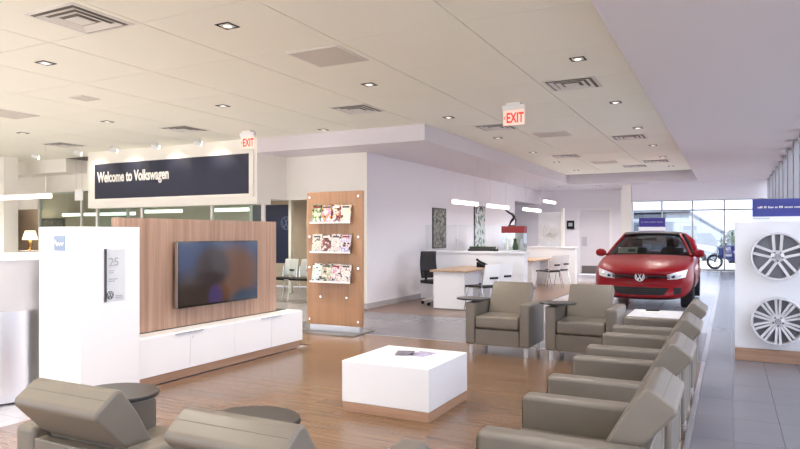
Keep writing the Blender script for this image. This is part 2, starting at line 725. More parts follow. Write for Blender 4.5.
s = MB().box(-0.81, 1.1, -5.2, 21.0, 2.93, CZ + 0.02).build('ceiling_soffit', 'ceil_soffit')
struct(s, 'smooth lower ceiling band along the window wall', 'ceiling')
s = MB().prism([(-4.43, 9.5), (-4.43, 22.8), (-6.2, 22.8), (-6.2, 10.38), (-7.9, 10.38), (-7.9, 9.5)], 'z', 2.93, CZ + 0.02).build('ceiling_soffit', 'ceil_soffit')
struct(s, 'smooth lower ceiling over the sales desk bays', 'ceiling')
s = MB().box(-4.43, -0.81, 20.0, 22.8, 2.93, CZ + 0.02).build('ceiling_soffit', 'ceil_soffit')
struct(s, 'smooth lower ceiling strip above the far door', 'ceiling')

# ---- walls
w = MB().box(-6.2, -6.03, 10.395, 19.65, 0, 2.93).box(-6.2, -6.03, 19.65, 22.8, 2.46, 2.93).build('wall_left', 'paint_lilac')
struct(w, 'long pale wall running beside the sales desks', 'wall')
w = MB().box(-9.0, -4.72, 22.8, 22.95, 0, 2.93).box(-3.60, -3.0, 22.8, 22.95, 0, 2.93).box(-4.72, -3.60, 22.8, 22.95, 2.28, 2.93).build('wall_far', 'paint_lilac')
struct(w, 'pale end wall around the grey door', 'wall')
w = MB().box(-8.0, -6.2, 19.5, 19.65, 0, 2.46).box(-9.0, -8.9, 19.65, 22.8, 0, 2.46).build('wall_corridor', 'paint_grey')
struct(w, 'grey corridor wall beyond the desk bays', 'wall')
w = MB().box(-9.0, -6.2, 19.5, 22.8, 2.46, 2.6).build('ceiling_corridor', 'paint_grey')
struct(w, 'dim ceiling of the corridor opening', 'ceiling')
w = MB().box(-7.05, -6.2, 10.38, 10.53, 0, 2.93).box(-6.2, -6.03, 10.38, 10.395, 0, 2.93).box(-8.9, -7.05, 10.38, 10.53, 2.08, CZ).box(-8.9, -7.9, 9.9, 10.38, 2.08, CZ).build('wall_back', 'paint')
struct(w, 'cream wall with office opening behind the magazine stand', 'wall')
b = MB().box(-6.03, -6.015, 10.38, 19.65, 0, 0.10).build('baseboard_left', 'paint_grey')
struct(b, 'grey baseboard along the pale wall', 'baseboard')
b = MB().box(-7.05, -6.015, 10.365, 10.38, 0, 0.10).build('baseboard_back', 'paint_grey')
struct(b, 'grey baseboard at the wall corner', 'baseboard')
# bulkhead that carries the big sign
w = MB().box(-12.66, -7.9, 9.5, 9.9, 1.97, CZ).build('wall_bulkhead', 'paint')
struct(w, 'white bulkhead that carries the welcome sign', 'wall')
w = MB().box(-15.95, -12.66, 10.5, 10.65, 2.46, CZ).box(-17.5, -15.95, 10.5, 10.65, 2.05, CZ).build('wall_back', 'paint')
struct(w, 'white wall band above the lamp-lit office', 'wall')
s = MB().box(-17.5, -14.05, 9.95, 10.5, 2.88, CZ).build('ceiling_soffit', 'paint')
struct(s, 'short white soffit box near the white column', 'ceiling')
w = MB().box(-15.60, -14.92, 9.0, 9.35, 0, CZ).build('wall_column', 'paint', bevel=0.01)
struct(w, 'square white column at the edge of the lounge', 'column')
# offices behind
w = MB().box(-27, -6.2, 14.0, 14.15, 0, 2.75).box(-27.1, -27, 10.5, 14.15, 0, 2.9).box(-27, -17.5, 10.5, 10.65, 0, 2.9).box(-8.55, -8.45, 12.0, 14.0, 0, 2.75).build('wall_office', 'paint_tan')
struct(w, 'tan back wall of the glass-fronted offices', 'wall')
w = MB().box(-27, -6.2, 10.53, 14.15, 2.75, 2.9).build('ceiling_office', 'ceil_soffit')
struct(w, 'plain ceiling of the glass-fronted offices', 'ceiling')
w = MB().box(-17.6, -17.5, -5.2, 10.5, 0, CZ).build('wall_side', 'paint')
struct(w, 'white side wall closing the showroom', 'wall')
# far bay beyond the beam
w = MB().box(-3.0, -2.72, 20.9, 21.2, 0, 2.93).box(-3.0, -2.9, 21.2, 22.8, 0, 2.93).build('wall_column', 'paint')
struct(w, 'white column beside the red car', 'column')
w = MB().box(-2.70, 1.1, 20.9, 21.3, 2.42, CZ).build('wall_beam', 'paint_lilac')
struct(w, 'pale beam spanning above the far glazing', 'beam')
w = MB().box(-2.72, 1.1, 21.3, 22.95, 2.72, 2.85).box(-3.5, 1.1, 22.95, 27.2, 2.72, 2.85).build('ceiling_far', 'ceil_soffit')
struct(w, 'plain ceiling of the far glazed bay', 'ceiling')
w = MB().box(-3.6, -3.5, 22.95, 27.2, 0, 2.85).build('wall_far', 'paint_grey')
struct(w, 'grey side wall of the far glazed bay', 'wall')


# ---- windows: glazed walls with mullions and panes
def glazing(name, label, axis, pos, a0, a1, z0, z1, pitch, transoms=(), fw=0.06, fd=0.14, pane='glass_window'):
    root = bpy.data.objects.new(name, None)
    COL.objects.link(root)
    struct(root, label, 'window')
    n = max(1, round((a1 - a0) / pitch))
    p = (a1 - a0) / n

    def bx(mb, u0, u1, d0, d1, c0, c1):
        if axis == 'x':
            mb.box(pos + d0, pos + d1, u0, u1, c0, c1)
        else:
            mb.box(u0, u1, pos + d0, pos + d1, c0, c1)
        return mb
    for i in range(n + 1):
        u = a0 + i * p
        bx(MB(), u - fw / 2, u + fw / 2, -fd / 2, fd / 2, z0, z1).build('mullion', 'alu' if axis == 'y' else 'mullion_grey', root)
    zs = [z0] + list(transoms) + [z1]
    for k, z in enumerate(zs):
        h = 0.05
        for i in range(n):
            ua, ub = a0 + i * p + fw / 2, a0 + (i + 1) * p - fw / 2
            bx(MB(), ua, ub, -0.03, 0.03, z if k == 0 else z - h, z + h if k == 0 else z).build('transom', 'metal_white', root)
    for i in range(n):
        ua, ub = a0 + i * p + fw / 2, a0 + (i + 1) * p - fw / 2
        for k in range(len(zs) - 1):
            bx(MB(), ua, ub, -0.004, 0.004, zs[k] + (0.05 if k == 0 else 0), zs[k + 1] - 0.05).build('pane', pane, root)
    return root


glazing('window_1', 'tall window wall with close white mullions beside the tiled walkway', 'x', 1.0, -5.0, 22.6, 0.0, 2.93, 1.15, fw=0.24, fd=0.16)
glazing('window_2', 'window wall of the showroom front', 'y', -5.0, -17.4, 0.9, 0.0, 3.1, 1.5, (2.4,))
glazing('window_3', 'far glazed front with metal mullions behind the red car', 'y', 27.0, -3.45, 0.9, 0.0, 2.72, 1.09, (2.34,), fw=0.05, pane='glass_far')
w = MB().box(0.92, 1.08, 22.6, 27.2, 0, 2.85).build('wall_right', 'paint_grey')
struct(w, 'grey pier at the end of the window wall', 'wall')


# office glass fronts
def office_front(name, label, xs, y, z1):
    root = bpy.data.objects.new(name, None)
    COL.objects.link(root)
    struct(root, label, 'window')
    for x in xs:
        MB().box(x - 0.03, x + 0.03, y - 0.03, y + 0.03, 0, z1).build('mullion', 'metal_white', root)
    for a, b in zip(xs[:-1], xs[1:]):
        MB().box(a + 0.03, b - 0.03, y - 0.005, y + 0.005, 0.0, z1).build('pane', 'glass_green', root)


office_front('window_4', 'green tinted glass office front under the welcome sign', [-12.63, -11.2, -9.22, -7.93], 9.72, 1.97)
office_front('window_5', 'green tinted office glass beside the white column', [-15.95, -14.3, -12.66], 10.56, 2.46)

# ---- the grey door at the far end
dr = MB().box(-4.66, -3.66, 22.83, 22.88, 0.01, 2.22).build('door_1', 'door_grey')
struct(dr, 'plain grey door in the far wall', 'door')
for x0, x1, z0, z1 in ((-4.74, -4.66, 0, 2.30), (-3.66, -3.58, 0, 2.30), (-4.66, -3.66, 2.22, 2.30)):
    MB().box(x0, x1, 22.77, 22.90, z0, z1).build('door_frame', 'white_plastic', dr)
MB().box(-4.60, -3.72, 22.822, 22.83, 0.03, 0.30).build('kick_plate', 'kick_plate', dr)
MB().box(-4.60, -4.42, 22.82, 22.83, 0.98, 1.30).build('push_plate', 'alu', dr)
MB().tube([(-4.52, 22.83, 1.05), (-4.52, 22.76, 1.05), (-4.40, 22.76, 1.05)], 0.012).build('door_handle', 'chrome', dr)

# =================================================================== FURNITURE
# ---- lounge armchair; local: faces +y, origin on the floor at its centre
CW, CD, AH = 0.77, 0.65, 0.60


def make_armchair(label, tablet_side):
    t = thing('armchair', label, 'armchair', group='taupe leather lounge armchairs')
    hw, hd = CW / 2, CD / 2
    for sx in (-1, 1):
        a, b = sorted((sx * hw, sx * (hw - 0.12)))
        o = MB().box(a, b, -hd, hd, 0.11, AH).build('armrest', 'leather', t, bevel=0.024, seg=3)
        e = MB().box(a + 0.012, b - 0.012, hd - 0.0005, hd + 0.002, 0.13, AH - 0.03).build('armrest_panel', 'leather', o, bevel=0.002)
    iw = hw - 0.122
    MB().box(-iw, iw, hd - 0.10, hd - 0.012, 0.11, 0.295).build('front_panel', 'leather', t, bevel=0.008, seg=2)
    MB().box(-iw, iw, -hd + 0.20, hd - 0.10, 0.13, 0.295).build('seat_base', 'leather', t)
    sc_ = MB().box(-iw + 0.002, iw - 0.002, -hd + 0.17, hd + 0.004, 0.30, 0.45).build('seat_cushion', 'leather', t, bevel=0.032, seg=4)
    MB().box(-iw, iw, -hd + 0.004, -hd + 0.06, 0.11, 0.56).build('back_panel', 'leather', t, bevel=0.008)
    # back cushion: front slopes down to the seat, the top rolls out behind
    prof = [(-hd + 0.062, 0.30), (-hd + 0.062, 0.57), (-hd + 0.02, 0.595), (-hd - 0.095, 0.722), (-hd - 0.092, 0.748), (-hd - 0.005, 0.811), (-hd + 0.025, 0.808),
            (-hd + 0.10, 0.70), (-hd + 0.205, 0.51), (-hd + 0.235, 0.42), (-hd + 0.20, 0.31)]
    bk = MB().prism(prof, 'x', -iw + 0.018, iw - 0.018).build('back_cushion', 'leather', t, bevel=0.022, seg=4)
    MB().tube([(-iw + 0.03, -hd - 0.045, 0.7815), (iw - 0.03, -hd - 0.045, 0.7815)], 0.0018, 6).build('seam', 'seam', bk)
    for sx in (-1, 1):
        for sy in (-1, 1):
            MB().cyl((sx * (hw - 0.055), sy * (hd - 0.055)), 0.025, 0.0, 0.115, 16).build('leg', 'leg_metal', t)
    if tablet_side:
        cx, cy = tablet_side * (hw - 0.05), hd - 0.17
        p = MB().cyl((cx, cy), 0.022, AH - 0.005, AH + 0.022, 14).build('tablet_post', 'tablet_edge', t)
        n = 36
        pts = [(cx + tablet_side * 0.01 + 0.20 * math.cos(2 * PI * k / n), cy + 0.175 * math.sin(2 * PI * k / n)) for k in range(n)]
        tb = MB().prism(pts, 'z', AH + 0.02, AH + 0.040).build('tablet_arm', 'tablet', t, bevel=0.005)
        pts2 = [(cx + tablet_side * 0.01 + 0.202 * math.cos(2 * PI * k / n), cy + 0.177 * math.sin(2 * PI * k / n)) for k in range(n)]
        MB().prism(pts2, 'z', AH + 0.0225, AH + 0.0335).build('tablet_edge', 'tablet_edge', tb)
    return t


# right-hand row, backs to the walkway, facing -x  (local +y -> -x : rz = +90)
row_x = -0.92 + CD / 2
c0 = make_armchair('nearest taupe leather armchair of the row backing onto the tiled walkway', 0)
c0.location = (row_x, 2.46 + CW / 2, 0)
c0.rotation_euler = (0, 0, R(90))
for yc, lb in ((3.60, 'second-nearest taupe leather armchair of the row backing onto the tiled walkway'),
               (4.70, 'third taupe leather armchair in the row backing onto the tiled walkway'),
               (5.84, 'last taupe leather armchair in the walkway row, next to the white side table')):
    dup(c0, (row_x, yc + CW / 2, 0), R(90), lb)
# the pair facing the camera beyond the coffee table (local +y -> -y : rz = 180; their right arm is -x)
ch1 = make_armchair('taupe leather armchair with tablet arm, back to the sales desk', 1)
ch1.location = (-2.385, 7.06 + CD / 2, 0)
ch1.rotation_euler = (0, 0, R(180))
ch2 = dup(ch1, (-1.44, 7.06 + CD / 2, 0), R(180), 'taupe leather armchair with tablet arm in front of the red car')
for c in ch2.children:
    if c.name.startswith('tablet_arm'):      # swung in over the seat
        c.location = (-0.075, 0.05, 0.0)
# the pair in the foreground, backs to the camera
ch3 = make_armchair('taupe leather armchair seen from behind, nearest to the white kiosk', -1)
ch3.location = (-2.29, 2.31 - CD / 2, 0)
dup(ch3, (-1.415, 2.265 - CD / 2, 0), 0, 'taupe leather armchair seen from behind at the bottom edge, facing the coffee table')

# ---- coffee table
t = thing('coffee_table', 'low white square coffee table on a wood plinth', 'table', (-2.355, 4.70, 0))
MB().box(-0.375, 0.375, -0.385, 0.385, 0.0, 0.075).build('plinth', 'plinth_wood', t, bevel=0.003)
MB().box(-0.378, 0.378, -0.388, 0.388, 0.078, 0.40).build('body', 'laminate', t, bevel=0.004)
mat('cover_violet', hexc(168, 160, 190), 0.4, noise=(26, 0.5))
mat('cover_grey', hexc(112, 108, 122), 0.4, noise=(30, 0.6))
for i, (x, y, rz, mm, lb) in enumerate(((-2.42, 4.80, 0.35, 'cover_grey', 'grey leaflet lying on the white coffee table'),
                                       (-2.28, 4.83, -0.15, 'cover_violet', 'violet printed leaflet on the white coffee table'))):
    o = MB().box(-0.075, 0.075, -0.10, 0.10, 0.0, 0.006).build('leaflet', mm)
    o.location = (x, y, 0.400)
    o.rotation_euler = (0, 0, rz)
    tag(o, lb, 'leaflet', 'leaflets on the coffee table')

# ---- white side table in the corner
t = thing('side_table', 'white square side table in the corner between the armchairs', 'table', (-0.70, 7.78, 0))
MB().box(-0.31, 0.31, -0.36, 0.36, 0.0, 0.07).build('plinth', 'plinth_wood', t)
MB().box(-0.315, 0.315, -0.365, 0.365, 0.072, 0.50).build('body', 'laminate', t, bevel=0.004)
o = MB().box(-0.11, 0.11, -0.15, 0.15, 0, 0.004).build('paper_sheet', 'paper')
o.location = (-0.82, 7.95, 0.500)
o.rotation_euler = (0, 0, 0.2)
tag(o, 'pale paper sheet on the white side table', 'paper')
o = MB().tube([(-0.07, -0.02, 0.008), (0.06, 0.02, 0.008), (0.08, 0.027, 0.008)], [0.007, 0.007, 0.002], 8).build('pen', 'black')
o.location = (-0.80, 7.97, 0.505)
tag(o, 'black pen on the sheet on the side table', 'pen')

# ---- TV wall
t = thing('media_wall', 'wood veneer media wall above a white base cabinet', 'media wall', (-4.95, 5.2, 0))
MB().box(-0.09, 0.0, -1.18, 1.11, 0.462, 1.55).build('back_board', 'panel_wood', t, bevel=0.003)
t = thing('base_cabinet', 'long low white cabinet with wood plinth below the television', 'cabinet', (-4.72, 5.3, 0))
MB().box(-0.45, -0.018, -1.285, 1.235, 0.085, 0.455).build('body', 'laminate', t, bevel=0.003)
MB().box(-0.42, -0.03, -1.28, 1.21, 0.0, 0.084).build('plinth', 'plinth_wood', t)
MB().box(-0.44, -0.225, -1.28, 1.20, 0.455, 0.4615).build('shadow_gap', 'dark_gap', t)
ys = [-1.285, -0.63, 0.01, 0.63, 1.235]
for a, b in zip(ys[:-1], ys[1:]):
    MB().box(-0.017, 0.002, a + 0.003, b - 0.003, 0.09, 0.449).build('door', 'laminate', t, bevel=0.002)
doors = [c for c in t.children if c.name.startswith('door')]
for k, c in ((0, -0.63), (2, 0.63)):
    MB().box(0.002, 0.012, c - 0.19, c + 0.17, 0.436, 0.444).build('handle', 'alu', doors[k])
    MB().tube([(0.002, c + 0.03, 0.385), (0.008, c + 0.03, 0.385)], 0.008, 12).build('lock', 'steel', doors[k + 1])

# television with an abstract picture
tv = thing('television', 'flat television mounted on the wood media wall', 'television', (-4.945, 5.26, 0.99))
MB().box(0.0, 0.04, -0.30, 0.30, -0.2, 0.2).build('wall_mount', 'black', tv)
MB().box(0.035, 0.075, -0.605, 0.605, -0.335, 0.335).build('housing', 'black_gloss', tv, bevel=0.006)
MB().box(0.037, 0.0755, -0.6085, -0.605, -0.33, 0.33).build('bezel', 'alu', tv)
ms = bpy.data.materials.new('screen')
ms.use_nodes = True
nt = ms.node_tree
p = nt.nodes['Principled BSDF']
p.inputs['Roughness'].default_value = 0.12
p.inputs['Base Color'].default_value = (0.01, 0.01, 0.012, 1)
tc = nt.nodes.new('ShaderNodeTexCoord')
sep = nt.nodes.new('ShaderNodeSeparateXYZ')
nt.links.new(tc.outputs['Object'], sep.inputs[0])


def ell(cy, cz, ry, rz, soft):
    def lin(sock, c, r):
        a = nt.nodes.new('ShaderNodeMath'); a.operation = 'SUBTRACT'; a.inputs[1].default_value = c
        nt.links.new(sock, a.inputs[0])
        b = nt.nodes.new('ShaderNodeMath'); b.operation = 'DIVIDE'; b.inputs[1].default_value = r
        nt.links.new(a.outputs[0], b.inputs[0])
        d = nt.nodes.new('ShaderNodeMath'); d.operation = 'MULTIPLY'
        nt.links.new(b.outputs[0], d.inputs[0]); nt.links.new(b.outputs[0], d.inputs[1])
        return d.outputs[0]
    s_ = nt.nodes.new('ShaderNodeMath'); s_.operation = 'ADD'
    nt.links.new(lin(sep.outputs['Y'], cy, ry), s_.inputs[0]); nt.links.new(lin(sep.outputs['Z'], cz, rz), s_.inputs[1])
    m_ = nt.nodes.new('ShaderNodeMapRange')
    m_.inputs['From Min'].default_value = 1 - soft; m_.inputs['From Max'].default_value = 1 + soft
    m_.inputs['To Min'].default_value = 1; m_.inputs['To Max'].default_value = 0
    nt.links.new(s_.outputs[0], m_.inputs['Value'])
    return m_.outputs['Result']


cur = None
for fac, c in ((None, hexc(48, 74, 124)), (ell(-0.3, -0.34, 0.75, 0.36, 0.5), hexc(74, 56, 44)), (ell(0.22, -0.02, 0.38, 0.30, 0.45), hexc(132, 82, 44)),
               (ell(0.40, -0.36, 0.25, 0.16, 0.5), hexc(44, 66, 92)), (ell(-0.12, 0.06, 0.25, 0.22, 0.4), hexc(66, 46, 44)), (ell(-0.08, -0.25, 0.10, 0.12, 0.6), hexc(92, 72, 130))):
    if fac is None:
        r_ = nt.nodes.new('ShaderNodeRGB'); r_.outputs[0].default_value = c; cur = r_.outputs[0]
    else:
        mx = nt.nodes.new('ShaderNodeMix'); mx.data_type = 'RGBA'
        nt.links.new(fac, mx.inputs['Factor']); nt.links.new(cur, mx.inputs['A']); mx.inputs['B'].default_value = c
        cur = mx.outputs['Result']
nt.links.new(cur, p.inputs['Emission Color'])
p.inputs['Emission Strength'].default_value = 0.32
MATS['screen'] = ms
MB().box(0.0752, 0.0765, -0.590, 0.590, -0.315, 0.322).build('screen', 'screen', tv)

# ---- white kiosk
k = thing('kiosk', 'tall plain white display kiosk with blue square logo', 'kiosk', (-4.915, 3.715, 0))
MB().box(-0.265, 0.265, -0.295, 0.29, 0.0, 1.46).build('body', 'laminate', k, bevel=0.005)
lo = MB().box(-0.057, 0.080, -0.301, -0.2945, 1.262, 1.385).build('logo_sign', 'logo_blue', k)
sq = MB()
pts = []
for i in range(25):
    u = i / 24
    pts.append((-0.042 + u * 0.108, 1.318 + 0.016 * math.sin(u * 21) * (1 - 0.4 * u) + (0.02 if i in (1, 2) else 0)))
sq.strip(pts, 0.009, 'y', -0.3035, -0.301)
sq.build('script_logo', 'letter_white', lo)
pl = MB().box(0.265, 0.2725, -0.055, 0.13, 0.83, 1.275).build('plaque', 'glass_acrylic', k)
MB().box(0.265, 0.278, -0.073, -0.058, 0.83, 1.275).build('plaque_edge', 'ink', pl)
text('lettering', '25', 0.10, 'letter_grey', pl, (0.273, -0.035, 1.13), (R(90), 0, R(90)), 0.0006, offset=0.001)
tl = MB()
for z, L in ((1.085, 0.055), (1.068, 0.045), (1.015, 0.085), (0.998, 0.06), (0.87, 0.07), (0.855, 0.075)):
    y0 = -0.035 if z > 0.9 else 0.03
    tl.box(0.273, 0.2736, y0, y0 + L, z, z + 0.008)
tl.build('fine_print', 'letter_grey', pl)
emblem_mb(0.034, 'x', 0.273, 0.2745, (-0.022, 0.885)).build('emblem', 'ink', pl)

# ---- round reception pod in polished steel
t = thing('reception_pod', 'round reception counter with polished steel drum base beside the kiosk', 'counter', (-5.70, 3.40, 0))
MB().lathe([(0.0, 0.0), (0.42, 0.0), (0.42, 0.03), (0.44, 0.035), (0.44, 0.76), (0.0, 0.76)], 56).build('steel_drum', 'steel', t, smooth=True)
MB().lathe([(0.0, 0.761), (0.465, 0.761), (0.465, 1.18), (0.0, 1.18)], 56).build('counter_front', 'laminate_grey', t, smooth=True)
MB().lathe([(0.0, 1.181), (0.485, 1.181), (0.485, 1.222), (0.0, 1.222)], 56).build('counter_top', 'laminate', t, smooth=True)

# ---- magazine stand
st = thing('magazine_stand', 'tall wood magazine stand with three clear racks on a steel base', 'magazine stand', (-5.015, 7.70, 0))
MB().box(-0.465, 0.465, 0.0, 0.055, 0.10, 2.005).build('board', 'stand_wood', st, bevel=0.004)
MB().box(-0.43, 0.47, -0.26, 0.36, 0.0, 0.014).build('base_plate', 'base_steel', st, bevel=0.003)
MB().box(-0.40, 0.44, -0.015, 0.075, 0.014, 0.10).build('base_channel', 'alu', st, bevel=0.004)
for z in (1.93, 1.36, 0.92, 0.50, 0.17):
    for x in ((-0.41, 0.41) if z not in (0.50,) else (-0.22, 0.22)):
        MB().tube([(x, 0.0, z), (x, -0.016, z)], 0.016, 14).build('standoff', 'chrome', st)
RX0, RX1 = -0.355, 0.325
racks = []
for zb in (1.555, 1.135, 0.715):
    rk = MB()
    rk.prism([(-0.085, zb), (-0.09, zb), (-0.09, zb + 0.07), (-0.085, zb + 0.07)], 'x', RX0, RX1)
    rk.box(RX0, RX1, -0.085, -0.002, zb - 0.006, zb)
    rk.prism([(-0.052, zb), (-0.056, zb), (-0.012, zb + 0.28), (-0.008, zb + 0.28)], 'x', RX0, RX1)
    for x in (RX0, RX1 - 0.005):
        rk.prism([(-0.09, zb - 0.006), (-0.001, zb - 0.006), (-0.001, zb + 0.28), (-0.012, zb + 0.28), (-0.09, zb + 0.09)], 'x', x, x + 0.005)
    r = rk.build('clear_rack', 'glass_acrylic', st)
    MB().box(RX0, RX1, -0.094, -0.0905, zb - 0.006, zb + 0.018).build('rack_lip', 'white_plastic', r)
covers = [
    [('cover_a', 5, hexc(120, 150, 120), 'green and white magazine', 20), ('cover_b', 7, hexc(214, 150, 60), 'gold and orange magazine', 14), ('cover_c', 9, hexc(150, 40, 56), 'crimson magazine', 18), ('cover_d', 11, hexc(236, 214, 190), 'cream magazine with gold picture', 13)],
    [('cover_e', 13, hexc(236, 228, 228), 'white magazine with small red print', 26), ('cover_f', 15, hexc(110, 70, 72), 'dark brown-red magazine', 16), ('cover_g', 17, hexc(226, 222, 220), 'white magazine with black print', 24), ('cover_h', 19, hexc(232, 208, 200), 'pale pink magazine', 18)],
    [('cover_i', 21, hexc(228, 230, 232), 'white magazine with grey pictures', 26), ('cover_j', 23, hexc(160, 180, 150), 'pale green magazine', 22), ('cover_k', 25, hexc(210, 214, 220), 'pale grey magazine with black pictures', 20), ('cover_l', 27, hexc(236, 238, 240), 'white magazine with thin line drawing', 28)]]
rn = ('top', 'middle', 'bottom')
for ri, zb in enumerate((1.555, 1.135, 0.715)):
    for ci, (nm, seed, colr, lb, scl) in enumerate(covers[ri]):
        cover(nm, seed, colr, scl)
        w_ = 0.158
        xc = RX0 + 0.095 + ci * 0.163
        mg = thing('magazine', '%s in the %s rack of the wood stand' % (lb, rn[ri]), 'magazine', (-5.015 + xc, 7.70, zb), 0, 'magazines in the clear racks')
        MB().prism([(-0.0665, 0.002), (-0.0735, 0.002), (-0.0285, 0.262 - 0.01 * (ci % 2)), (-0.0215, 0.262 - 0.01 * (ci % 2))], 'x', -w_ / 2, w_ / 2).build('cover', nm, mg)
        # printed title bar and picture block
        MB().prism([(-0.0318, 0.215), (-0.0378, 0.215), (-0.0345, 0.238), (-0.0285, 0.238)], 'x', -w_ / 2 + 0.015, w_ / 2 - 0.03).build('title_bar', ('red_plastic', 'ink', 'letter_white', 'ink')[(ci + ri) % 4], mg)

# ---- the dark blue sign
sg = thing('welcome_sign', 'long dark navy welcome sign with white lettering', 'sign', (0, 9.5, 0))
MB().box(-12.40, -8.07, -0.03, 0.0, 2.165, 2.925).build('panel', 'navy', sg)
text('lettering', 'Welcome to Volkswagen', 0.31, 'letter_white', sg, (-12.31, -0.031, 2.53), (R(90), 0, 0), 0.004, width=2.16, offset=0.009)
fr = MB()
fr.box(-12.50, -7.97, -0.035, 0.0, 2.925, 2.985).box(-12.50, -7.97, -0.035, 0.0, 2.105, 2.165).box(-12.50, -12.40, -0.035, 0.0, 2.165, 2.925).box(-8.07, -7.97, -0.035, 0.0, 2.165, 2.925)
fr.build('frame', 'paint', sg)


# ---- exit signs
def exit_sign(loc, label):
    t = thing('exit_sign', label, 'exit sign', loc, 0, 'red exit signs under the ceiling')
    MB().box(-0.10, 0.10, -0.05, 0.05, -0.03, 0.0).build('canopy', 'white_plastic', t, bevel=0.006)
    MB().box(-0.155, 0.155, -0.035, 0.035, -0.095, -0.03).build('housing', 'white_plastic', t, bevel=0.006)
    f_ = MB().box(-0.15, 0.15, -0.012, 0.012, -0.305, -0.095).build('face_plate', 'exit_face', t)
    for sgn in (-1, 1):
        text('lettering', 'EXIT', 0.19, 'exit_red', f_, (-0.105 if sgn < 0 else 0.105, sgn * 0.013, -0.268), (R(90), 0, 0 if sgn < 0 else PI), 0.001, width=0.24, offset=0.004)
    MB().strip([(-0.118, -0.175), (-0.135, -0.20), (-0.118, -0.225)], 0.008, 'y', -0.0135, -0.012).build('arrow', 'exit_red', f_)


exit_sign((-2.64, 8.56, CZ), 'red EXIT sign hanging alone in the middle of the ceiling')
exit_sign((-7.49, 8.76, CZ), 'red EXIT sign hanging at the end of the welcome sign')


# ---- ceiling fixtures
def diffuser(name='air_diffuser'):
    t = thing(name, '', 'air vent', group='four-way ceiling air diffusers')
    h = 0.30

    def ringm(r0, r1, z0, z1):
        mb = MB()
        n = [(-1, -1), (1, -1), (1, 1), (-1, 1)]
        vs = [(a * r0, b * r0, z0) for a, b in n] + [(a * r1, b * r1, z1) for a, b in n]
        vs += [(a * r0, b * r0, z0 + 0.004) for a, b in n] + [(a * r1, b * r1, z1 + 0.004) for a, b in n]
        fs = []
        for i in range(4):
            j = (i + 1) % 4
            fs += [(i, j, 4 + j, 4 + i), (8 + i, 12 + i, 12 + j, 8 + j), (i, 8 + i, 8 + j, j), (4 + i, 4 + j, 12 + j, 12 + i)]
        return mb.add(vs, fs)
    ringm(h, h - 0.035, -0.004, -0.008).build('frame', 'metal_white', t)
    ringm(h - 0.035, h - 0.036, -0.008, 0.0).build('throat', 'vent_dark', t)
    MB().box(-h + 0.03, h - 0.03, -h + 0.03, h - 0.03, -0.0035, -0.001).build('backing', 'vent_dark', t)
    for r0 in (0.235, 0.165):
        ringm(r0, r0 - 0.045, -0.018, -0.007).build('louvre', 'metal_white', t)
    MB().box(-0.085, 0.085, -0.085, 0.085, -0.018, -0.012).build('core', 'metal_white', t)
    return t


dv = diffuser()
vents = [(-4.84, 3.56, 'large white four-way air diffuser nearest the camera, in the upper ceiling'), (-1.68, 7.79, 'four-way air diffuser nearest the window-side ceiling band'),
         (-4.78, 7.95, 'four-way air diffuser above the magazine stand'), (-8.32, 8.10, 'four-way air diffuser in front of the welcome sign'),
         (-3.50, 10.34, 'four-way air diffuser just behind the hanging EXIT sign'), (-1.66, 12.54, 'four-way air diffuser over the front of the red car'),
         (-11.95, 8.42, 'four-way air diffuser near the short white soffit'), (-1.62, 16.96, 'four-way air diffuser over the back of the red car'),
         (-3.36, 14.93, 'four-way air diffuser beside the desk bays'), (-2.24, 17.96, 'four-way air diffuser close to the far end of the ceiling')]
for i, (x, y_, lb) in enumerate(vents):
    if i == 0:
        dv.location = (x, y_, CZ)
        dv['label'] = lb
    else:
        dup(dv, (x, y_, CZ), 0, lb)
grs = [(-3.62, 5.45, 'plain square grey return grille nearest the camera'), (-2.86, 11.52, 'plain square grille beyond the hanging EXIT sign'),
       (-2.80, 16.61, 'plain square grille near the far end of the ceiling'), (-9.63, 5.88, 'plain square grille at the edge of the picture'), (-7.60, 5.65, 'small square ceiling grille high over the kiosk')]
g0 = None
for x, y_, lb in grs:
    if g0 is None:
        g0 = thing('return_grille', lb, 'air vent', (x, y_, CZ), 0, 'plain square return grilles')
        MB().box(-0.30, 0.30, -0.30, 0.30, -0.010, -0.0005).build('frame', 'metal_white', g0)
        MB().box(-0.275, 0.275, -0.275, 0.275, -0.012, -0.010).build('perforated_plate', 'grille', g0)
    else:
        gq = dup(g0, (x, y_, CZ), 0, lb)
        if x == -7.60:
            gq.scale = (0.45, 0.45, 1)

DOWN_E = 120.0
d0 = thing('downlight', 'small square recessed downlight with black trim in the panel ceiling', 'downlight', (0, 0, 0), 0, 'recessed square downlights')
fm = MB()
for a, b, c_, d_ in ((-0.075, 0.075, -0.075, -0.06), (-0.075, 0.075, 0.06, 0.075), (-0.075, -0.06, -0.06, 0.06), (0.06, 0.075, -0.06, 0.06)):
    fm.box(a, b, c_, d_, -0.006, -0.0005)
fm.build('trim_ring', 'black', d0)
MB().lathe([(0.058, -0.004), (0.055, -0.010), (0.035, -0.008), (0.035, -0.002)], 20).build('lamp_ring', 'metal_white', d0, smooth=True)
MB().cyl((0, 0), 0.034, -0.007, -0.003, 18).build('lens', 'lamp_down', d0)
dl = []
for yy in (4.25, 6.70, 9.15, 11.52, 13.92, 16.1, 18.41):
    dl.append((-1.39, yy))
    dl.append((-3.86, yy))
dl += [(-6.40, 4.30), (-6.33, 6.88), (-6.24, 9.25), (-8.86, 4.30), (-8.86, 7.0), (-11.2, 7.1), (-11.2, 4.3), (-13.6, 7.1), (-13.6, 4.3), (-16.0, 7.1), (-3.86, 1.8), (-1.39, 1.8), (-6.4, 1.8), (-8.86, 1.8), (-1.39, -0.6), (-3.86, -0.6), (-6.4, -0.6)]  # leftmost three, out of view, added to brighten the left side


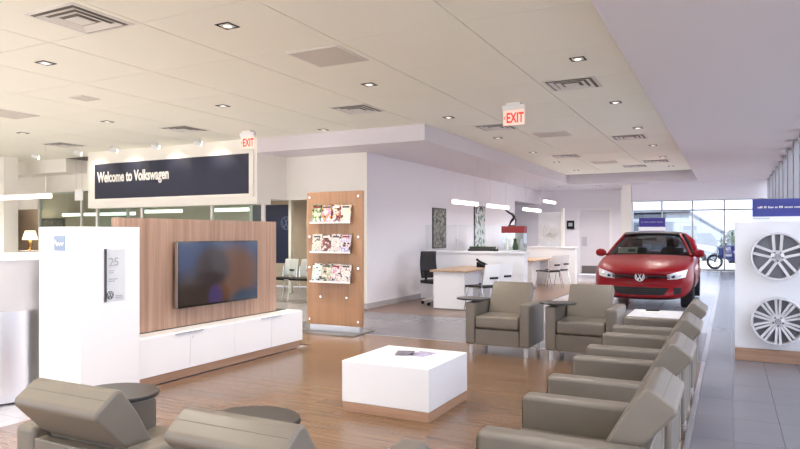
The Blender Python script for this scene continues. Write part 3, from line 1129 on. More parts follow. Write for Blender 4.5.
def in_view(x, y_):
    xc, d_ = x * 0.8894 + y_ * 0.4571, -x * 0.4571 + y_ * 0.8894
    if d_ < 0.5:
        return False
    return 2 < 400 + 642 * xc / d_ < 798 and 234 - 642 * 1.8 / d_ > 2


ORD = ('nearest the camera', 'second from the camera', 'third from the camera', 'fourth from the camera', 'fifth from the camera', 'sixth from the camera', 'farthest from the camera')


def dlabel(x, y_):
    if not in_view(x, y_):
        return 'unseen square recessed downlight in the ceiling outside the picture'
    row = sorted(b for a, b in dl if abs(a - x) < 0.4 and in_view(a, b))
    k = row.index(y_)
    where = ('in the ceiling row nearest the windows' if x > -2 else 'in the ceiling row over the coffee table' if x > -5 else 'in the ceiling row over the media wall' if x > -7.5
             else 'in the ceiling row over the kiosk' if x > -10 else 'in the ceiling row over the lettering end of the sign' if x > -12.5 else 'in the ceiling near the white column')
    return 'square downlight %s, %s' % (where, ORD[k] if k < len(row) - 1 or k == 0 else 'farthest from the camera')


for i, (x, y_) in enumerate(dl):
    r = d0 if i == 0 else dup(d0, (x, y_, CZ))
    r.location = (x, y_, CZ)
    r['label'] = dlabel(x, y_)
    e = DOWN_E * (2.1 if x < -6 else 1.0 if x < -3 else 0.55) * (0.012 if (x, y_) == (-6.24, 9.25) else 2.0 if y_ > 15 else 0.9 if y_ > 8 else 1.0)
    lamp('SPOT', 'downlight_beam', (x, y_, CZ - 0.03), e, WARM if x < -3 and y_ < 8 else (1.0, 0.94, 0.88), (0, 0, 0), 0.04, 130, 0.9)

# downlights added in the office ceiling to brighten the rooms behind the glass
for i, (x, y_) in enumerate(((-20.0, 12.2), (-17.6, 12.2), (-16.0, 12.4), (-13.4, 12.4), (-11.0, 12.8), (-9.0, 11.2), (-7.4, 11.6))):
    r = dup(d0, (x, y_, 2.75), None, 'small square downlight added in the office ceiling to brighten the rooms behind the glass')
    lamp('SPOT', 'downlight_beam', (x, y_, 2.72), 110, WARM, (0, 0, 0), 0.04, 140, 0.9)

# downlights added near the grey door to lift the dark end wall
for x, y_, lb in ((-4.9, 20.9, 'added square downlight brightening the end wall before the grey door, corridor side'), (-3.7, 20.9, 'added square downlight brightening the end wall before the grey door, column side'), (-6.9, 21.2, 'added square downlight in the corridor ceiling, brightening the corridor')):
    zc = 2.93 if x > -6 else 2.46
    dup(d0, (x, y_, zc), None, lb)
    lamp('SPOT', 'downlight_beam', (x, y_, zc - 0.03), 130 if x > -6 else 40, (1.0, 0.95, 0.93), (0, 0, 0), 0.06, 150, 1.0)

# spot heads washing the sign
for x, lb in ((-11.32, 'white ceiling spot head above the middle of the sign lettering'), (-10.11, 'white ceiling spot head above the end of the sign lettering'),
              (-8.98, 'white ceiling spot head beside the EXIT sign, over the blank sign end'), (-12.43, 'white ceiling spot head above the first letter of the welcome sign'),
              (-13.88, 'white ceiling spot head farthest from the EXIT sign, by the short soffit')):
    t = thing('spotlight', lb, 'spotlight', (x, 9.08, CZ), 0, 'spot heads above the welcome sign')
    MB().cyl((0, 0), 0.05, -0.012, 0.0, 18).build('base', 'white_plastic', t)
    MB().tube([(0, 0, -0.012), (0, 0, -0.05)], 0.014, 10).build('stem', 'white_plastic', t)
    MB().tube([(-0.05, -0.05, -0.055), (0.05, 0.05, -0.085)], 0.042, 18).build('head', 'white_plastic', t)
    MB().tube([(0.0502, 0.0502, -0.08506), (0.054, 0.054, -0.0862)], 0.036, 18).build('lens', 'lamp_spot', t)
    lamp('SPOT', 'spotlight_beam', (x + 0.06, 9.14, CZ - 0.09), 12, WARM, (R(35), 0, R(-20)), 0.03, 100, 0.9)


# ---- linear pendants
def pendant(p0, p1, label, top, strength=1.0, group='slim white linear pendant lamps'):
    p0, p1 = Vector(p0), Vector(p1)
    mid = (p0 + p1) / 2
    L = (p1 - p0).length
    ang = math.atan2(p1.y - p0.y, p1.x - p0.x)
    t = thing('pendant_lamp', label, 'lamp', mid, ang, group)
    MB().box(-L / 2, L / 2, -0.04, 0.04, 0.035, 0.055).build('housing', 'white_plastic', t, bevel=0.004)
    MB().box(-L / 2 + 0.004, L / 2 - 0.004, -0.036, 0.036, -0.04, 0.035).build('diffuser', 'lamp_tube', t, bevel=0.01)
    for sx in (-1, 1):
        MB().tube([(sx * (L / 2 - 0.15), 0, 0.055), (sx * (L / 2 - 0.15), 0, top - mid.z)], 0.004, 6).build('suspension_wire', 'metal_white', t)


pendant((-5.0, 12.1, 2.06), (-5.0, 13.5, 2.06), 'linear pendant lamp over the sales desk, nearest of the bay lamps', 2.93)
pendant((-5.0, 14.2, 2.06), (-5.0, 15.7, 2.06), 'linear pendant lamp just above the dark sculpture', 2.93)
pendant((-5.0, 17.1, 2.08), (-5.0, 18.8, 2.08), 'linear pendant lamp in front of the corridor opening', 2.93)
pendant((-4.9, 18.9, 2.38), (-4.9, 20.2, 2.38), 'short linear pendant lamp hanging higher near the grey door', 2.93)
pendant((-13.6, 8.0, 2.14), (-11.75, 8.0, 2.14), 'linear pendant lamp in front of the white column', CZ)
pendant((-16.5, 11.6, 1.93), (-13.65, 11.6, 1.93), 'long linear pendant behind the office glass, above the kiosk', 2.75)
pendant((-13.35, 11.6, 1.97), (-12.0, 11.6, 1.97), 'linear pendant behind office glass, below the sign lettering', 2.75)
pendant((-10.95, 11.6, 1.97), (-9.9, 11.6, 1.97), 'linear pendant behind office glass, below the blank sign end', 2.75)
pendant((-8.1, 12.6, 2.05), (-7.3, 12.6, 2.05), 'linear pendant inside the office opening beside the magazine stand', 2.75)


# ---- wheels (axis along local y, face towards -y, centre at the origin)
def rim_parts(root, r, pairs, sw, gap, style, depth=0.16):
    MB().lathe([(r, 0.0), (r * 0.985, -0.012), (r * 0.93, -0.012), (r * 0.905, 0.012), (r * 0.89, depth), (r * 0.97, depth), (r, depth - 0.01)], 56, 'y', closed=True).build('outer_ring', 'rim', root, smooth=True)
    MB().lathe([(r * 0.892, depth * 0.55), (r * 0.3, depth * 0.45), (0.001, depth * 0.45), (0.001, depth * 0.5), (r * 0.3, depth * 0.5), (r * 0.892, depth * 0.62)], 40, 'y', closed=True).build('barrel', 'rim_dark', root, smooth=True)
    for k in range(pairs):
        a = PI / 2 + 2 * PI * k / pairs
        for sgn in (-1, 1):
            r0, r1 = r * 0.20, r * 0.92
            o0, o1 = sgn * gap[0] * r, sgn * gap[1] * r
            w0, w1 = sw[0] * r, sw[1] * r
            ca, sa = math.cos(a), math.sin(a)

            def pt(u, v, yv):
                return (u * ca - v * sa, yv, u * sa + v * ca)
            vs = [pt(r0, o0 - w0, 0.012), pt(r0, o0 + w0, 0.012), pt(r1, o1 + w1, 0.0), pt(r1, o1 - w1, 0.0),
                  pt(r0, o0 - w0, 0.055), pt(r0, o0 + w0, 0.055), pt(r1, o1 + w1, 0.05), pt(r1, o1 - w1, 0.05)]
            MB().add(vs, [(0, 3, 2, 1), (4, 5, 6, 7), (0, 1, 5, 4), (1, 2, 6, 5), (2, 3, 7, 6), (3, 0, 4, 7)]).build('spoke', 'rim', root, bevel=0.004)
    hb = MB().lathe([(0.001, 0.0), (r * 0.12, 0.0), (r * 0.14, 0.006), (r * 0.25, 0.012), (r * 0.25, 0.06), (0.001, 0.06)], 30, 'y').build('hub', 'rim', root, smooth=True)
    MB().lathe([(0.001, -0.004), (r * 0.105, -0.003), (r * 0.115, 0.0005)], 24, 'y').build('centre_cap', 'rim_dark', hb, smooth=True)
    emblem_mb(r * 0.09, 'y', -0.006, -0.003).build('emblem', 'rim', hb)
    for k in range(5):
        a = PI / 2 + 2 * PI * (k + 0.5) / 5
        MB().lathe([(0.001, -0.002), (0.010, -0.002), (0.010, 0.014)], 10, 'y', (r * 0.185 * math.cos(a), 0, r * 0.185 * math.sin(a))).build('lug_bolt', 'rim_dark', hb)


PX0, PX1, PY = 0.05, 0.86, 8.10
dp = thing('wheel_display', 'white display panel for alloy wheels on a wood base', 'display panel', (0.455, PY, 0))
MB().box(-0.405, 0.405, 0.0, 0.34, 0.135, 1.53).build('panel', 'laminate', dp, bevel=0.004)
MB().box(-0.375, 0.385, -0.004, 0.0005, 0.16, 1.50).build('face_panel', 'laminate', dp, bevel=0.002)
MB().box(-0.405, 0.405, -0.03, 0.34, 0.0, 0.132).build('base', 'plinth_wood', dp, bevel=0.003)
bn = thing('header_sign', 'blue header sign with small white slogan above the wheel panel', 'sign', (0.56, PY + 0.17, 1.53))
MB().box(-0.335, 0.30, -0.012, 0.012, 0.0, 0.065).build('white_strip', 'laminate', bn)
hs = MB().box(-0.335, 0.30, -0.012, 0.012, 0.065, 0.262).build('blue_board', 'blue_sign', bn)
# slogan strokes, too small to read in the place as photographed
sl = MB()
rr = random.Random(9)
x = -0.285
for wlen in (4, 2, 4, 2, 3, 6, 12):
    for kk in range(wlen):
        hh = rr.choice((0.016, 0.016, 0.024))
        sl.box(x, x + 0.0085, -0.0135, -0.012, 0.158, 0.158 + hh)
        if rr.random() < 0.6:
            sl.box(x + 0.0085, x + 0.0125, -0.0135, -0.012, 0.158 + hh * 0.5, 0.158 + hh * 0.5 + 0.006)
        x += 0.0132
    x += 0.013
sl.build('slogan', 'letter_white', hs)
sl2 = MB()
for kk in range(9):
    sl2.box(-0.325 + kk * 0.018, -0.325 + kk * 0.018 + 0.013, -0.0135, -0.012, 0.04, 0.05)
sl2.build('fine_print', 'logo_blue', hs)
w1 = thing('alloy_wheel', 'silver alloy wheel with five twin spokes, upper one on the panel', 'wheel', (0.455, PY - 0.125, 1.16), 0, 'alloy wheels on the white panel')
rim_parts(w1, 0.258, 5, (0.055, 0.062), (0.115, 0.165), 0, 0.118)
w2 = thing('alloy_wheel', 'silver alloy wheel with ten slim spoke pairs, lower one on the panel', 'wheel', (0.46, PY - 0.125, 0.46), 0, 'alloy wheels on the white panel')
rim_parts(w2, 0.258, 10, (0.045, 0.055), (0.045, 0.085), 1, 0.118)


# =================================================================== THE CAR  (local: front towards -y, centre at origin on floor)
def make_car(label, group=None):
    car = thing('car', label, 'car', group=group)

    def sec(yv, wb, wm, ws, zb, zm, zs, zt, wt, crown, bow=0.0, n=1):
        """half section from keel to centre line, mirrored; bow pulls the edges back"""
        h = [(0.0, zb), (wb * 0.6, zb), (wb, zb + 0.03), (wm, zm), (wm, (zm + zs) / 2 + 0.02), (ws, zs), (wt, zt), (wt * 0.5, zt + crown * 0.75), (0.0, zt + crown)]
        full = h + [(-x, z) for x, z in reversed(h[1:-1])]
        return [(x, yv + bow * (abs(x) / 0.9) ** 2.2, z) for x, z in full]
    S = [
        sec(-2.085, 0.50, 0.62, 0.60, 0.36, 0.44, 0.58, 0.62, 0.50, 0.01, 0.34),
        sec(-2.125, 0.62, 0.74, 0.72, 0.26, 0.40, 0.62, 0.68, 0.58, 0.012, 0.34),
        sec(-2.10, 0.66, 0.80, 0.76, 0.20, 0.38, 0.66, 0.735, 0.62, 0.015, 0.34),
        sec(-2.00, 0.70, 0.855, 0.82, 0.18, 0.38, 0.71, 0.79, 0.66, 0.02, 0.30),
        sec(-1.75, 0.74, 0.885, 0.86, 0.17, 0.38, 0.79, 0.855, 0.70, 0.025, 0.16),
        sec(-1.40, 0.76, 0.895, 0.88, 0.17, 0.38, 0.85, 0.905, 0.73, 0.03, 0.07),
        sec(-1.00, 0.78, 0.895, 0.885, 0.17, 0.38, 0.905, 0.955, 0.76, 0.035, 0.02),
        sec(-0.80, 0.78, 0.893, 0.885, 0.17, 0.38, 0.93, 0.972, 0.78, 0.02),
        sec(0.0, 0.78, 0.893, 0.88, 0.17, 0.38, 0.95, 0.975, 0.78, 0.0),
        sec(1.0, 0.78, 0.895, 0.88, 0.17, 0.38, 0.965, 0.985, 0.78, 0.0),
        sec(1.75, 0.76, 0.885, 0.86, 0.18, 0.40, 0.98, 1.0, 0.74, 0.0),
        sec(2.02, 0.72, 0.86, 0.82, 0.22, 0.42, 0.96, 1.0, 0.70, 0.0, -0.08),
        sec(2.12, 0.62, 0.78, 0.72, 0.32, 0.46, 0.80, 0.88, 0.58, 0.0, -0.12)]
    n = len(S[0])
    mb = MB()
    vs = [p for s_ in S for p in s_]
    fs = []
    for i in range(len(S) - 1):
        for j in range(n):
            k_ = (j + 1) % n
            fs.append((i * n + j, i * n + k_, (i + 1) * n + k_, (i + 1) * n + j))
    fs.append(tuple(range(n)))
    fs.append(tuple(range((len(S) - 1) * n + n - 1, (len(S) - 1) * n - 1, -1)))
    mb.add(vs, fs)
    body = mb.build('body', 'red_paint', car, subd=2)
    # wheel arches cut out
    WH = [(-1.30, 0.318), (1.32, 0.318)]
    cut = MB()
    for wy, wz in WH:
        for sx in (-1, 1):
            a, b = sorted((sx * 0.60, sx * 1.05))
            cut.tube([(a, wy, wz), (b, wy, wz)], 0.352, 36)
    co = cut.build('arch_cutter', 'interior_dark')
    bo = body.modifiers.new('arches', 'BOOLEAN')
    bo.object = co
    bo.operation = 'DIFFERENCE'
    bo.solver = 'EXACT'
    bpy.context.view_layer.update()
    dg = bpy.context.evaluated_depsgraph_get()
    ev = body.evaluated_get(dg)
    me = bpy.data.meshes.new_from_object(ev)
    body.modifiers.clear()
    body.data = me
    me.name = 'body'
    bpy.data.objects.remove(co)
    me.polygons.foreach_set('use_smooth', [True] * len(me.polygons))
    me.set_sharp_from_angle(angle=R(50))
    bvh = BVHTree.FromPolygons([v.co for v in me.vertices], [p_.vertices[:] for p_ in me.polygons])

    def hit(xx, zz, off=0.006):
        r_ = bvh.ray_cast(Vector((xx, -4, zz)), Vector((0, 1, 0)))
        yy = r_[0].y if r_[0] is not None else -1.6
        return (xx, yy - off, zz)

    def decal(name, quad, m_, parent, nu=14, nv=4, off=0.008, th=0.02):
        """patch given by bottom edge and top edge polylines in (x,z), laid on the nose"""
        bot, top = quad
        def lerp(pl, t_):
            f_ = t_ * (len(pl) - 1)
            i_ = min(int(f_), len(pl) - 2)
            f_ -= i_
            return (pl[i_][0] * (1 - f_) + pl[i_ + 1][0] * f_, pl[i_][1] * (1 - f_) + pl[i_ + 1][1] * f_)
        rows, rows2 = [], []
        for v_ in range(nv + 1):
            r_, r2_ = [], []
            for u_ in range(nu + 1):
                a = lerp(bot, u_ / nu)
                b = lerp(top, u_ / nu)
                f_ = v_ / nv
                p_ = hit(a[0] * (1 - f_) + b[0] * f_, a[1] * (1 - f_) + b[1] * f_, off)
                r_.append(p_)
                r2_.append((p_[0], p_[1] + th, p_[2]))
            rows.append(r_)
            rows2.append(r2_)
        return MB().grid(rows).grid(rows2).build(name, m_, parent, smooth=True)
    # front fascia
    gr = decal('grille', ([(-0.50, 0.575), (0, 0.565), (0.50, 0.575)], [(-0.50, 0.655), (0, 0.650), (0.50, 0.655)]), 'black_gloss', car, 30, 4)
    decal('red_stripe', ([(-0.50, 0.583), (0, 0.573), (0.50, 0.583)], [(-0.50, 0.592), (0, 0.582), (0.50, 0.592)]), 'red_paint', gr, 30, 1, 0.014)
    decal('red_stripe', ([(-0.50, 0.640), (0, 0.634), (0.50, 0.640)], [(-0.50, 0.648), (0, 0.643), (0.50, 0.648)]), 'red_paint', gr, 30, 1, 0.014)
    li = decal('lower_grille', ([(-0.40, 0.285), (0, 0.28), (0.40, 0.285)], [(-0.50, 0.415), (0, 0.42), (0.50, 0.415)]), 'black', car, 24, 4)
    for zz in (0.30, 0.335, 0.37):
        decal('grille_bar', ([(-0.43, zz), (0.43, zz)], [(-0.43, zz + 0.012), (0.43, zz + 0.012)]), 'interior_dark', li, 20, 1, 0.014)
    decal('splitter', ([(-0.62, 0.212), (0, 0.205), (0.62, 0.212)], [(-0.60, 0.238), (0, 0.232), (0.60, 0.238)]), 'black', car, 24, 1, 0.012)
    for sx in (-1, 1):
        hl = decal('headlight', ([(sx * 0.46, 0.565), (sx * 0.62, 0.575), (sx * 0.76, 0.615)], [(sx * 0.46, 0.655), (sx * 0.62, 0.705), (sx * 0.79, 0.745)]), 'headlamp', car, 14, 6, 0.008)
        c1 = hit(sx * 0.56, 0.625, 0.012)
        MB().lathe([(0.001, -0.004), (0.030, -0.002), (0.034, 0.008)], 20, 'y', c1).build('projector', 'black_gloss', hl, smooth=True)
        c2 = hit(sx * 0.67, 0.655, 0.012)
        MB().lathe([(0.001, -0.004), (0.026, -0.002), (0.030, 0.008)], 20, 'y', c2).build('projector', 'chrome', hl, smooth=True)
        si = decal('side_intake', ([(sx * 0.58, 0.29), (sx * 0.68, 0.31)], [(sx * 0.56, 0.42), (sx * 0.70, 0.42)]), 'black', car, 6, 6)
        for zz in (0.315, 0.35, 0.385):
            decal('fin', ([(sx * 0.57, zz), (sx * 0.69, zz + 0.008)], [(sx * 0.57, zz + 0.014), (sx * 0.69, zz + 0.022)]), 'interior_dark', si, 6, 1, 0.014)
    ey = hit(0, 0.612, 0)[1]
    emb = emblem_mb(0.085, 'y', ey - 0.030, ey - 0.012, (0, 0.612)).build('emblem', 'rim', car)
    MB().lathe([(0.001, 0.0), (0.082, 0.0), (0.082, 0.01)], 28, 'y', (0, ey - 0.014, 0.612)).build('backplate', 'black_gloss', emb)
    # greenhouse: cowl and roof outlines
    cowl = (-0.88, 0.975, 0.79)     # y, z, half width
    rf = (-0.16, 1.395, 0.53)
    rows = []
    for i in range(7):
        f_ = i / 6
        yv = cowl[0] + (rf[0] - cowl[0]) * f_
        zv = cowl[1] + (rf[1] - cowl[1]) * (f_ ** 0.9)
        wv = cowl[2] + (rf[2] - cowl[2]) * f_
        rows.append([(wv * (j / 6 - 1), yv + 0.16 * (abs(j / 6 - 1)) ** 2, zv - 0.015 * (j / 6 - 1) ** 2) for j in range(13)])
    ws = MB().grid(rows).build('windscreen', 'glass_car', car, smooth=True)
    # roof
    rw = []
    ry = [(-0.17, 1.395, 0.56), (0.1, 1.435, 0.575), (0.6, 1.452, 0.58), (1.1, 1.442, 0.575), (1.55, 1.405, 0.55), (1.78, 1.375, 0.53)]
    for yv, zv, wv in ry:
        rw.append([(wv * (j / 6 - 1), yv + (0.13 * abs(j / 6 - 1) ** 2 if yv < 0 else 0), zv - 0.03 * abs(j / 6 - 1) ** 3) for j in range(13)])
    MB().grid(rw).build('roof', 'red_paint', car, solid=0.03, smooth=True)
    sr = []
    for yv, zv, wv in ry[:4]:
        sr.append([(0.555 * (j / 5 - 1), yv + 0.012 + (0.13 * abs(j / 5 - 1) ** 2 if yv < 0 else 0), zv + 0.019 - 0.022 * abs(j / 5 - 1) ** 3) for j in range(11)])
    MB().tube([(0.545 * (j / 6 - 1), -0.175 + 0.13 * abs(j / 6 - 1) ** 2, 1.398 - 0.03 * abs(j / 6 - 1) ** 3) for j in range(13)], 0.024, 8).build('windscreen_header', 'black_gloss', car, smooth=True)
    MB().grid(sr).build('sunroof', 'black_gloss', car, solid=0.006, smooth=True)
    # side glass, pillars, rear screen
    for sx in (-1, 1):
        belt = [(-0.72, 0.965, 0.755), (0.1, 0.975, 0.77), (1.0, 0.99, 0.765), (1.75, 1.02, 0.72)]
        top = [(-0.05, 1.372, 0.562), (0.25, 1.405, 0.575), (1.0, 1.405, 0.57), (1.62, 1.365, 0.545)]
        rws = []
        for i in range(5):
            f_ = i / 4
            rws.append([(sx * (a[2] * (1 - f_) + b[2] * f_ + 0.02 * math.sin(PI * f_)), a[0] * (1 - f_) + b[0] * f_, a[1] * (1 - f_) + b[1] * f_) for a, b in zip(belt, top)])
        MB().grid(rws).build('side_window', 'glass_car', car, smooth=True)
        MB().tube([(sx * 0.80, -0.70, 0.955), (sx * 0.68, -0.36, 1.18), (sx * 0.555, -0.02, 1.385), (sx * 0.56, 0.3, 1.418)], [0.034, 0.027, 0.024, 0.022], 8).build('pillar', 'red_paint', car, smooth=True)
        MB().tube([(sx * 0.775, 0.36, 0.96), (sx * 0.69, 0.38, 1.22), (sx * 0.575, 0.40, 1.40)], 0.032, 8).build('pillar', 'black', car, smooth=True)
        MB().tube([(sx * 0.77, 1.30, 0.98), (sx * 0.69, 1.40, 1.22), (sx * 0.55, 1.60, 1.38)], [0.10, 0.09, 0.05], 8).build('pillar', 'red_paint', car, smooth=True)
        MB().tube([(sx * 0.72, 1.80, 1.0), (sx * 0.65, 1.78, 1.2), (sx * 0.53, 1.74, 1.37)], [0.07, 0.06, 0.04], 8).build('pillar', 'red_paint', car, smooth=True)
        # mirror
        mr_ = MB().tube([(sx * 0.86, -0.62, 1.005), (sx * 0.90, -0.66, 1.01), (sx * 0.96, -0.665, 1.015), (sx * 1.01, -0.65, 1.01), (sx * 1.025, -0.64, 1.008)], [0.05, 0.078, 0.082, 0.062, 0.03], 14).build('mirror', 'red_paint', car, smooth=True)
        MB().tube([(sx * 0.79, -0.58, 0.955), (sx * 0.87, -0.62, 0.985)], 0.025, 8).build('mirror_stalk', 'black', mr_)
        # door seams and handle
        MB().box(*sorted((sx * 0.885, sx * 0.902)), 0.42, 0.428, 0.30, 0.93).build('door_seam', 'interior_dark', car)
        MB().tube([(sx * 0.895, 0.12, 0.80), (sx * 0.915, 0.15, 0.805), (sx * 0.915, 0.30, 0.805), (sx * 0.895, 0.33, 0.80)], 0.012, 8).build('door_handle', 'red_paint', car)
    rr_ = []
    for i in range(4):
        f_ = i / 3
        wv = 0.52 + 0.17 * f_
        rr_.append([(wv * (j / 4 - 1), 1.77 + 0.20 * f_, 1.37 - 0.36 * f_) for j in range(9)])
    MB().grid(rr_).build('rear_window', 'glass_car', car, smooth=True)
    # interior
    MB().box(-0.74, 0.74, -0.30, 1.72, 0.955, 0.99).build('cabin_floor', 'interior_dark', car)
    MB().box(-0.66, 0.66, -0.74, -0.30, 0.90, 0.985).build('dashboard', 'interior_dark', car, bevel=0.03)
    for sx in (-1, 1):
        se = MB().prism([(0.10, 0.50), (0.34, 0.48), (0.52, 1.08), (0.42, 1.12)], 'x', sx * 0.37 - 0.22, sx * 0.37 + 0.22).build('seat', 'interior_dark', car, bevel=0.04)
        MB().box(sx * 0.37 - 0.12, sx * 0.37 + 0.12, 0.46, 0.56, 1.12, 1.29).build('headrest', 'interior_dark', se, bevel=0.03)
    MB().box(-0.12, 0.12, -0.20, -0.17, 1.27, 1.33).build('rear_view_mirror', 'interior_dark', car, bevel=0.008)
    MB().tube([(0.37 - 0.001, -0.22, 1.0), (0.37, -0.24, 1.02)], 0.18, 24).build('steering_wheel', 'interior_dark', car)
    # price sheet behind the windscreen
    MB().prism([(-0.66, 1.005), (-0.645, 1.005), (-0.52, 1.125), (-0.535, 1.125)], 'x', -0.60, -0.22).build('price_sheet', 'paper_green', car)
    MB().prism([(-0.6385, 1.03), (-0.635, 1.03), (-0.57, 1.09), (-0.5735, 1.09)], 'x', -0.40, -0.26).build('price_print', 'plant', car)
    # wheels
    for wy, wz in WH:
        for sx in (-1, 1):
            wr = bpy.data.objects.new('wheel', None)
            COL.objects.link(wr)
            wr.parent = car
            wr.location = (sx * 0.845, wy, wz)
            wr.rotation_euler = (0, 0, R(90) if sx > 0 else R(-90))
            MB().lathe([(0.215, -0.012), (0.24, -0.03), (0.30, -0.03), (0.317, -0.01), (0.318, 0.15), (0.30, 0.19), (0.215, 0.19)], 40, 'y', closed=True).build('tyre', 'rubber', wr, smooth=True)
            mb = MB()
            mb.lathe([(0.216, -0.01), (0.205, -0.01), (0.20, 0.10), (0.001, 0.10)], 30, 'y')
            mb.build('rim', 'rim_dark', wr, smooth=True)
            sp = MB()
            for k_ in range(5):
                a = PI / 2 + 2 * PI * k_ / 5
                ca, sa = math.cos(a), math.sin(a)
                pt = lambda u, v, yv: (u * ca - v * sa, yv, u * sa + v * ca)
                sp.add([pt(0.03, -0.03, 0.0), pt(0.03, 0.03, 0.0), pt(0.21, 0.05, -0.008), pt(0.21, -0.05, -0.008), pt(0.03, -0.03, 0.04), pt(0.03, 0.03, 0.04), pt(0.21, 0.05, 0.03), pt(0.21, -0.05, 0.03)],
                       [(0, 3, 2, 1), (4, 5, 6, 7), (0, 1, 5, 4), (1, 2, 6, 5), (2, 3, 7, 6), (3, 0, 4, 7)])
            sp.lathe([(0.001, -0.004), (0.05, -0.002), (0.055, 0.03)], 20, 'y')
            sp.build('wheel_spider', 'rim', wr)
    # tail lamps, plate
    for sx in (-1, 1):
        MB().box(*sorted((sx * 0.55, sx * 0.80)), 2.02, 2.10, 0.78, 0.92).build('tail_light', 'red_plastic', car, bevel=0.02)
    return car


car = make_car('red hatchback car with black sunroof facing the lounge')
car.location = (-1.48, 12.50 + 2.13, 0)

# blue sign on a stand behind the car
t = thing('display_stand', 'small violet-blue sign board standing behind the red car', 'sign', (-1.82, 18.0, 0))
MB().box(-0.20, 0.20, -0.15, 0.15, 0, 0.02).build('base', 'alu', t)
MB().tube([(0, 0.03, 0.02), (0, 0.03, 1.2)], 0.02, 12).build('post', 'alu', t)
MB().box(-0.33, 0.33, -0.012, 0.012, 1.15, 1.585).build('white_board', 'laminate', t)
bb = MB().box(-0.32, 0.32, -0.013, 0.012, 1.59, 1.82).build('blue_board', 'violet_sign', t)
sl = MB()
for k_ in range(22):
    if k_ in (2, 8, 15):
        continue
    sl.box(-0.26 + k_ * 0.024, -0.26 + k_ * 0.024 + 0.016, -0.0145, -0.013, 1.695, 1.73)
sl.build('slogan', 'logo_blue', bb)

# =================================================================== SALES BAYS
def half_wall(y, x1, label):
    t = thing('half_wall', label, 'partition', (0, y, 0))
    MB().box(-6.03, x1, 0.0, 0.24, 0.0, 1.0).build('body', 'laminate', t)
    MB().box(-6.03, x1 + 0.03, -0.03, 0.30, 1.0, 1.04).build('ledge', 'laminate', t, bevel=0.004)
    return t


h1 = half_wall(12.7, -3.70, 'white waist-high partition behind the first sales desk')
for a, b in ((-6.02, -5.26), (-5.24, -4.5), (-4.48, -3.74)):
    MB().box(a, b, 0.255, 0.265, 1.04, 1.60).build('glass_pane', 'glass_frost', h1)
h2 = half_wall(18.0, -3.80, 'white waist-high partition nearest the grey door')
MB().box(-4.86, -4.22, 0.12, 0.13, 1.04, 2.02).build('glass_pane', 'frosted', h2)
MB().box(-4.22, -4.14, 0.10, 0.16, 1.04, 2.12).build('post', 'paint', h2)
mb = MB()
rr = random.Random(3)
for k_ in range(40):
    a = rr.uniform(0, 6.28)
    x_, z_ = -4.54 + rr.uniform(-0.22, 0.22), 1.42 + rr.gauss(0, 0.10)
    L = rr.uniform(0.05, 0.1)
    mb.strip([(x_, z_), (x_ + L * math.cos(a), z_ + L * math.sin(a))], 0.02, 'y', 0.115, 0.119)
mb.build('leaf_print', 'grille', h2)


def desk(x0, x1, y0, y1, label):
    t = thing('desk', label, 'desk', ((x0 + x1) / 2, (y0 + y1) / 2, 0))
    hx, hy = (x1 - x0) / 2, (y1 - y0) / 2
    MB().box(-hx, hx, -hy, hy, 0.695, 0.73).build('desk_top', 'desk_wood', t, bevel=0.004)
    MB().box(-hx + 0.05, hx - 0.05, -hy + 0.06, -hy + 0.50, 0.02, 0.695).build('pedestal', 'laminate', t, bevel=0.003)
    MB().box(-hx + 0.05, hx - 0.05, -hy + 0.06, -hy + 0.50, 0.0, 0.02).build('plinth', 'kick_plate', t)
    MB().box(-hx + 0.06, hx - 0.10, hy - 0.12, hy - 0.06, 0.0, 0.695).build('end_panel', 'laminate', t)
    MB().box(-0.02, 0.02, -hy + 0.5, hy - 0.12, 0.35, 0.69).build('modesty_panel', 'laminate', t)
    return t


desk(-4.98, -4.26, 10.90, 12.66, 'sales desk with wood top and white pedestal, nearest the lounge')
desk(-5.10, -4.40, 15.9, 17.9, 'farther sales desk with wood top below the second partition')

# task chair
tc_ = thing('task_chair', 'black office task chair behind the nearest sales desk', 'chair', (-5.20, 11.70, 0), R(-115))
for k_ in range(5):
    a = 2 * PI * k_ / 5 + 0.3
    ca, sa = math.cos(a), math.sin(a)
    lg_ = MB().tube([(0.03 * ca, 0.03 * sa, 0.12), (0.28 * ca, 0.28 * sa, 0.075)], [0.028, 0.018], 8).build('base_leg', 'white_plastic', tc_)
    MB().tube([(0.28 * ca - 0.02 * sa, 0.28 * sa + 0.02 * ca, 0.032), (0.28 * ca + 0.02 * sa, 0.28 * sa - 0.02 * ca, 0.032)], 0.032, 14).build('caster', 'black', lg_)
MB().cyl((0, 0), 0.028, 0.10, 0.42, 12).build('gas_post', 'black', tc_)
MB().box(-0.24, 0.24, -0.23, 0.25, 0.42, 0.49).build('seat', 'mesh_black', tc_, bevel=0.03, seg=3)
MB().grid([[(x_ * 0.22 * (1 - 0.12 * f_), -0.23 - 0.05 * f_ - 0.04 * math.sin(PI * f_) + 0.05 * abs(x_) ** 2, 0.52 + 0.53 * f_) for x_ in [k_ / 4 - 1 for k_ in range(9)]] for f_ in [k_ / 6 for k_ in range(7)]]).build('backrest', 'mesh_black', tc_, solid=0.025, smooth=True)
MB().tube([(0, -0.05, 0.43), (0, -0.30, 0.45), (0, -0.29, 0.70)], 0.02, 8).build('back_stem', 'black', tc_)
for sx in (-1, 1):
    ar = MB().tube([(sx * 0.22, 0.0, 0.45), (sx * 0.28, 0.0, 0.47), (sx * 0.28, 0.0, 0.66)], 0.016, 8).build('arm_post', 'black', tc_)
    MB().box(sx * 0.28 - 0.04, sx * 0.28 + 0.04, -0.12, 0.13, 0.66, 0.69).build('arm_pad', 'black', ar, bevel=0.01)


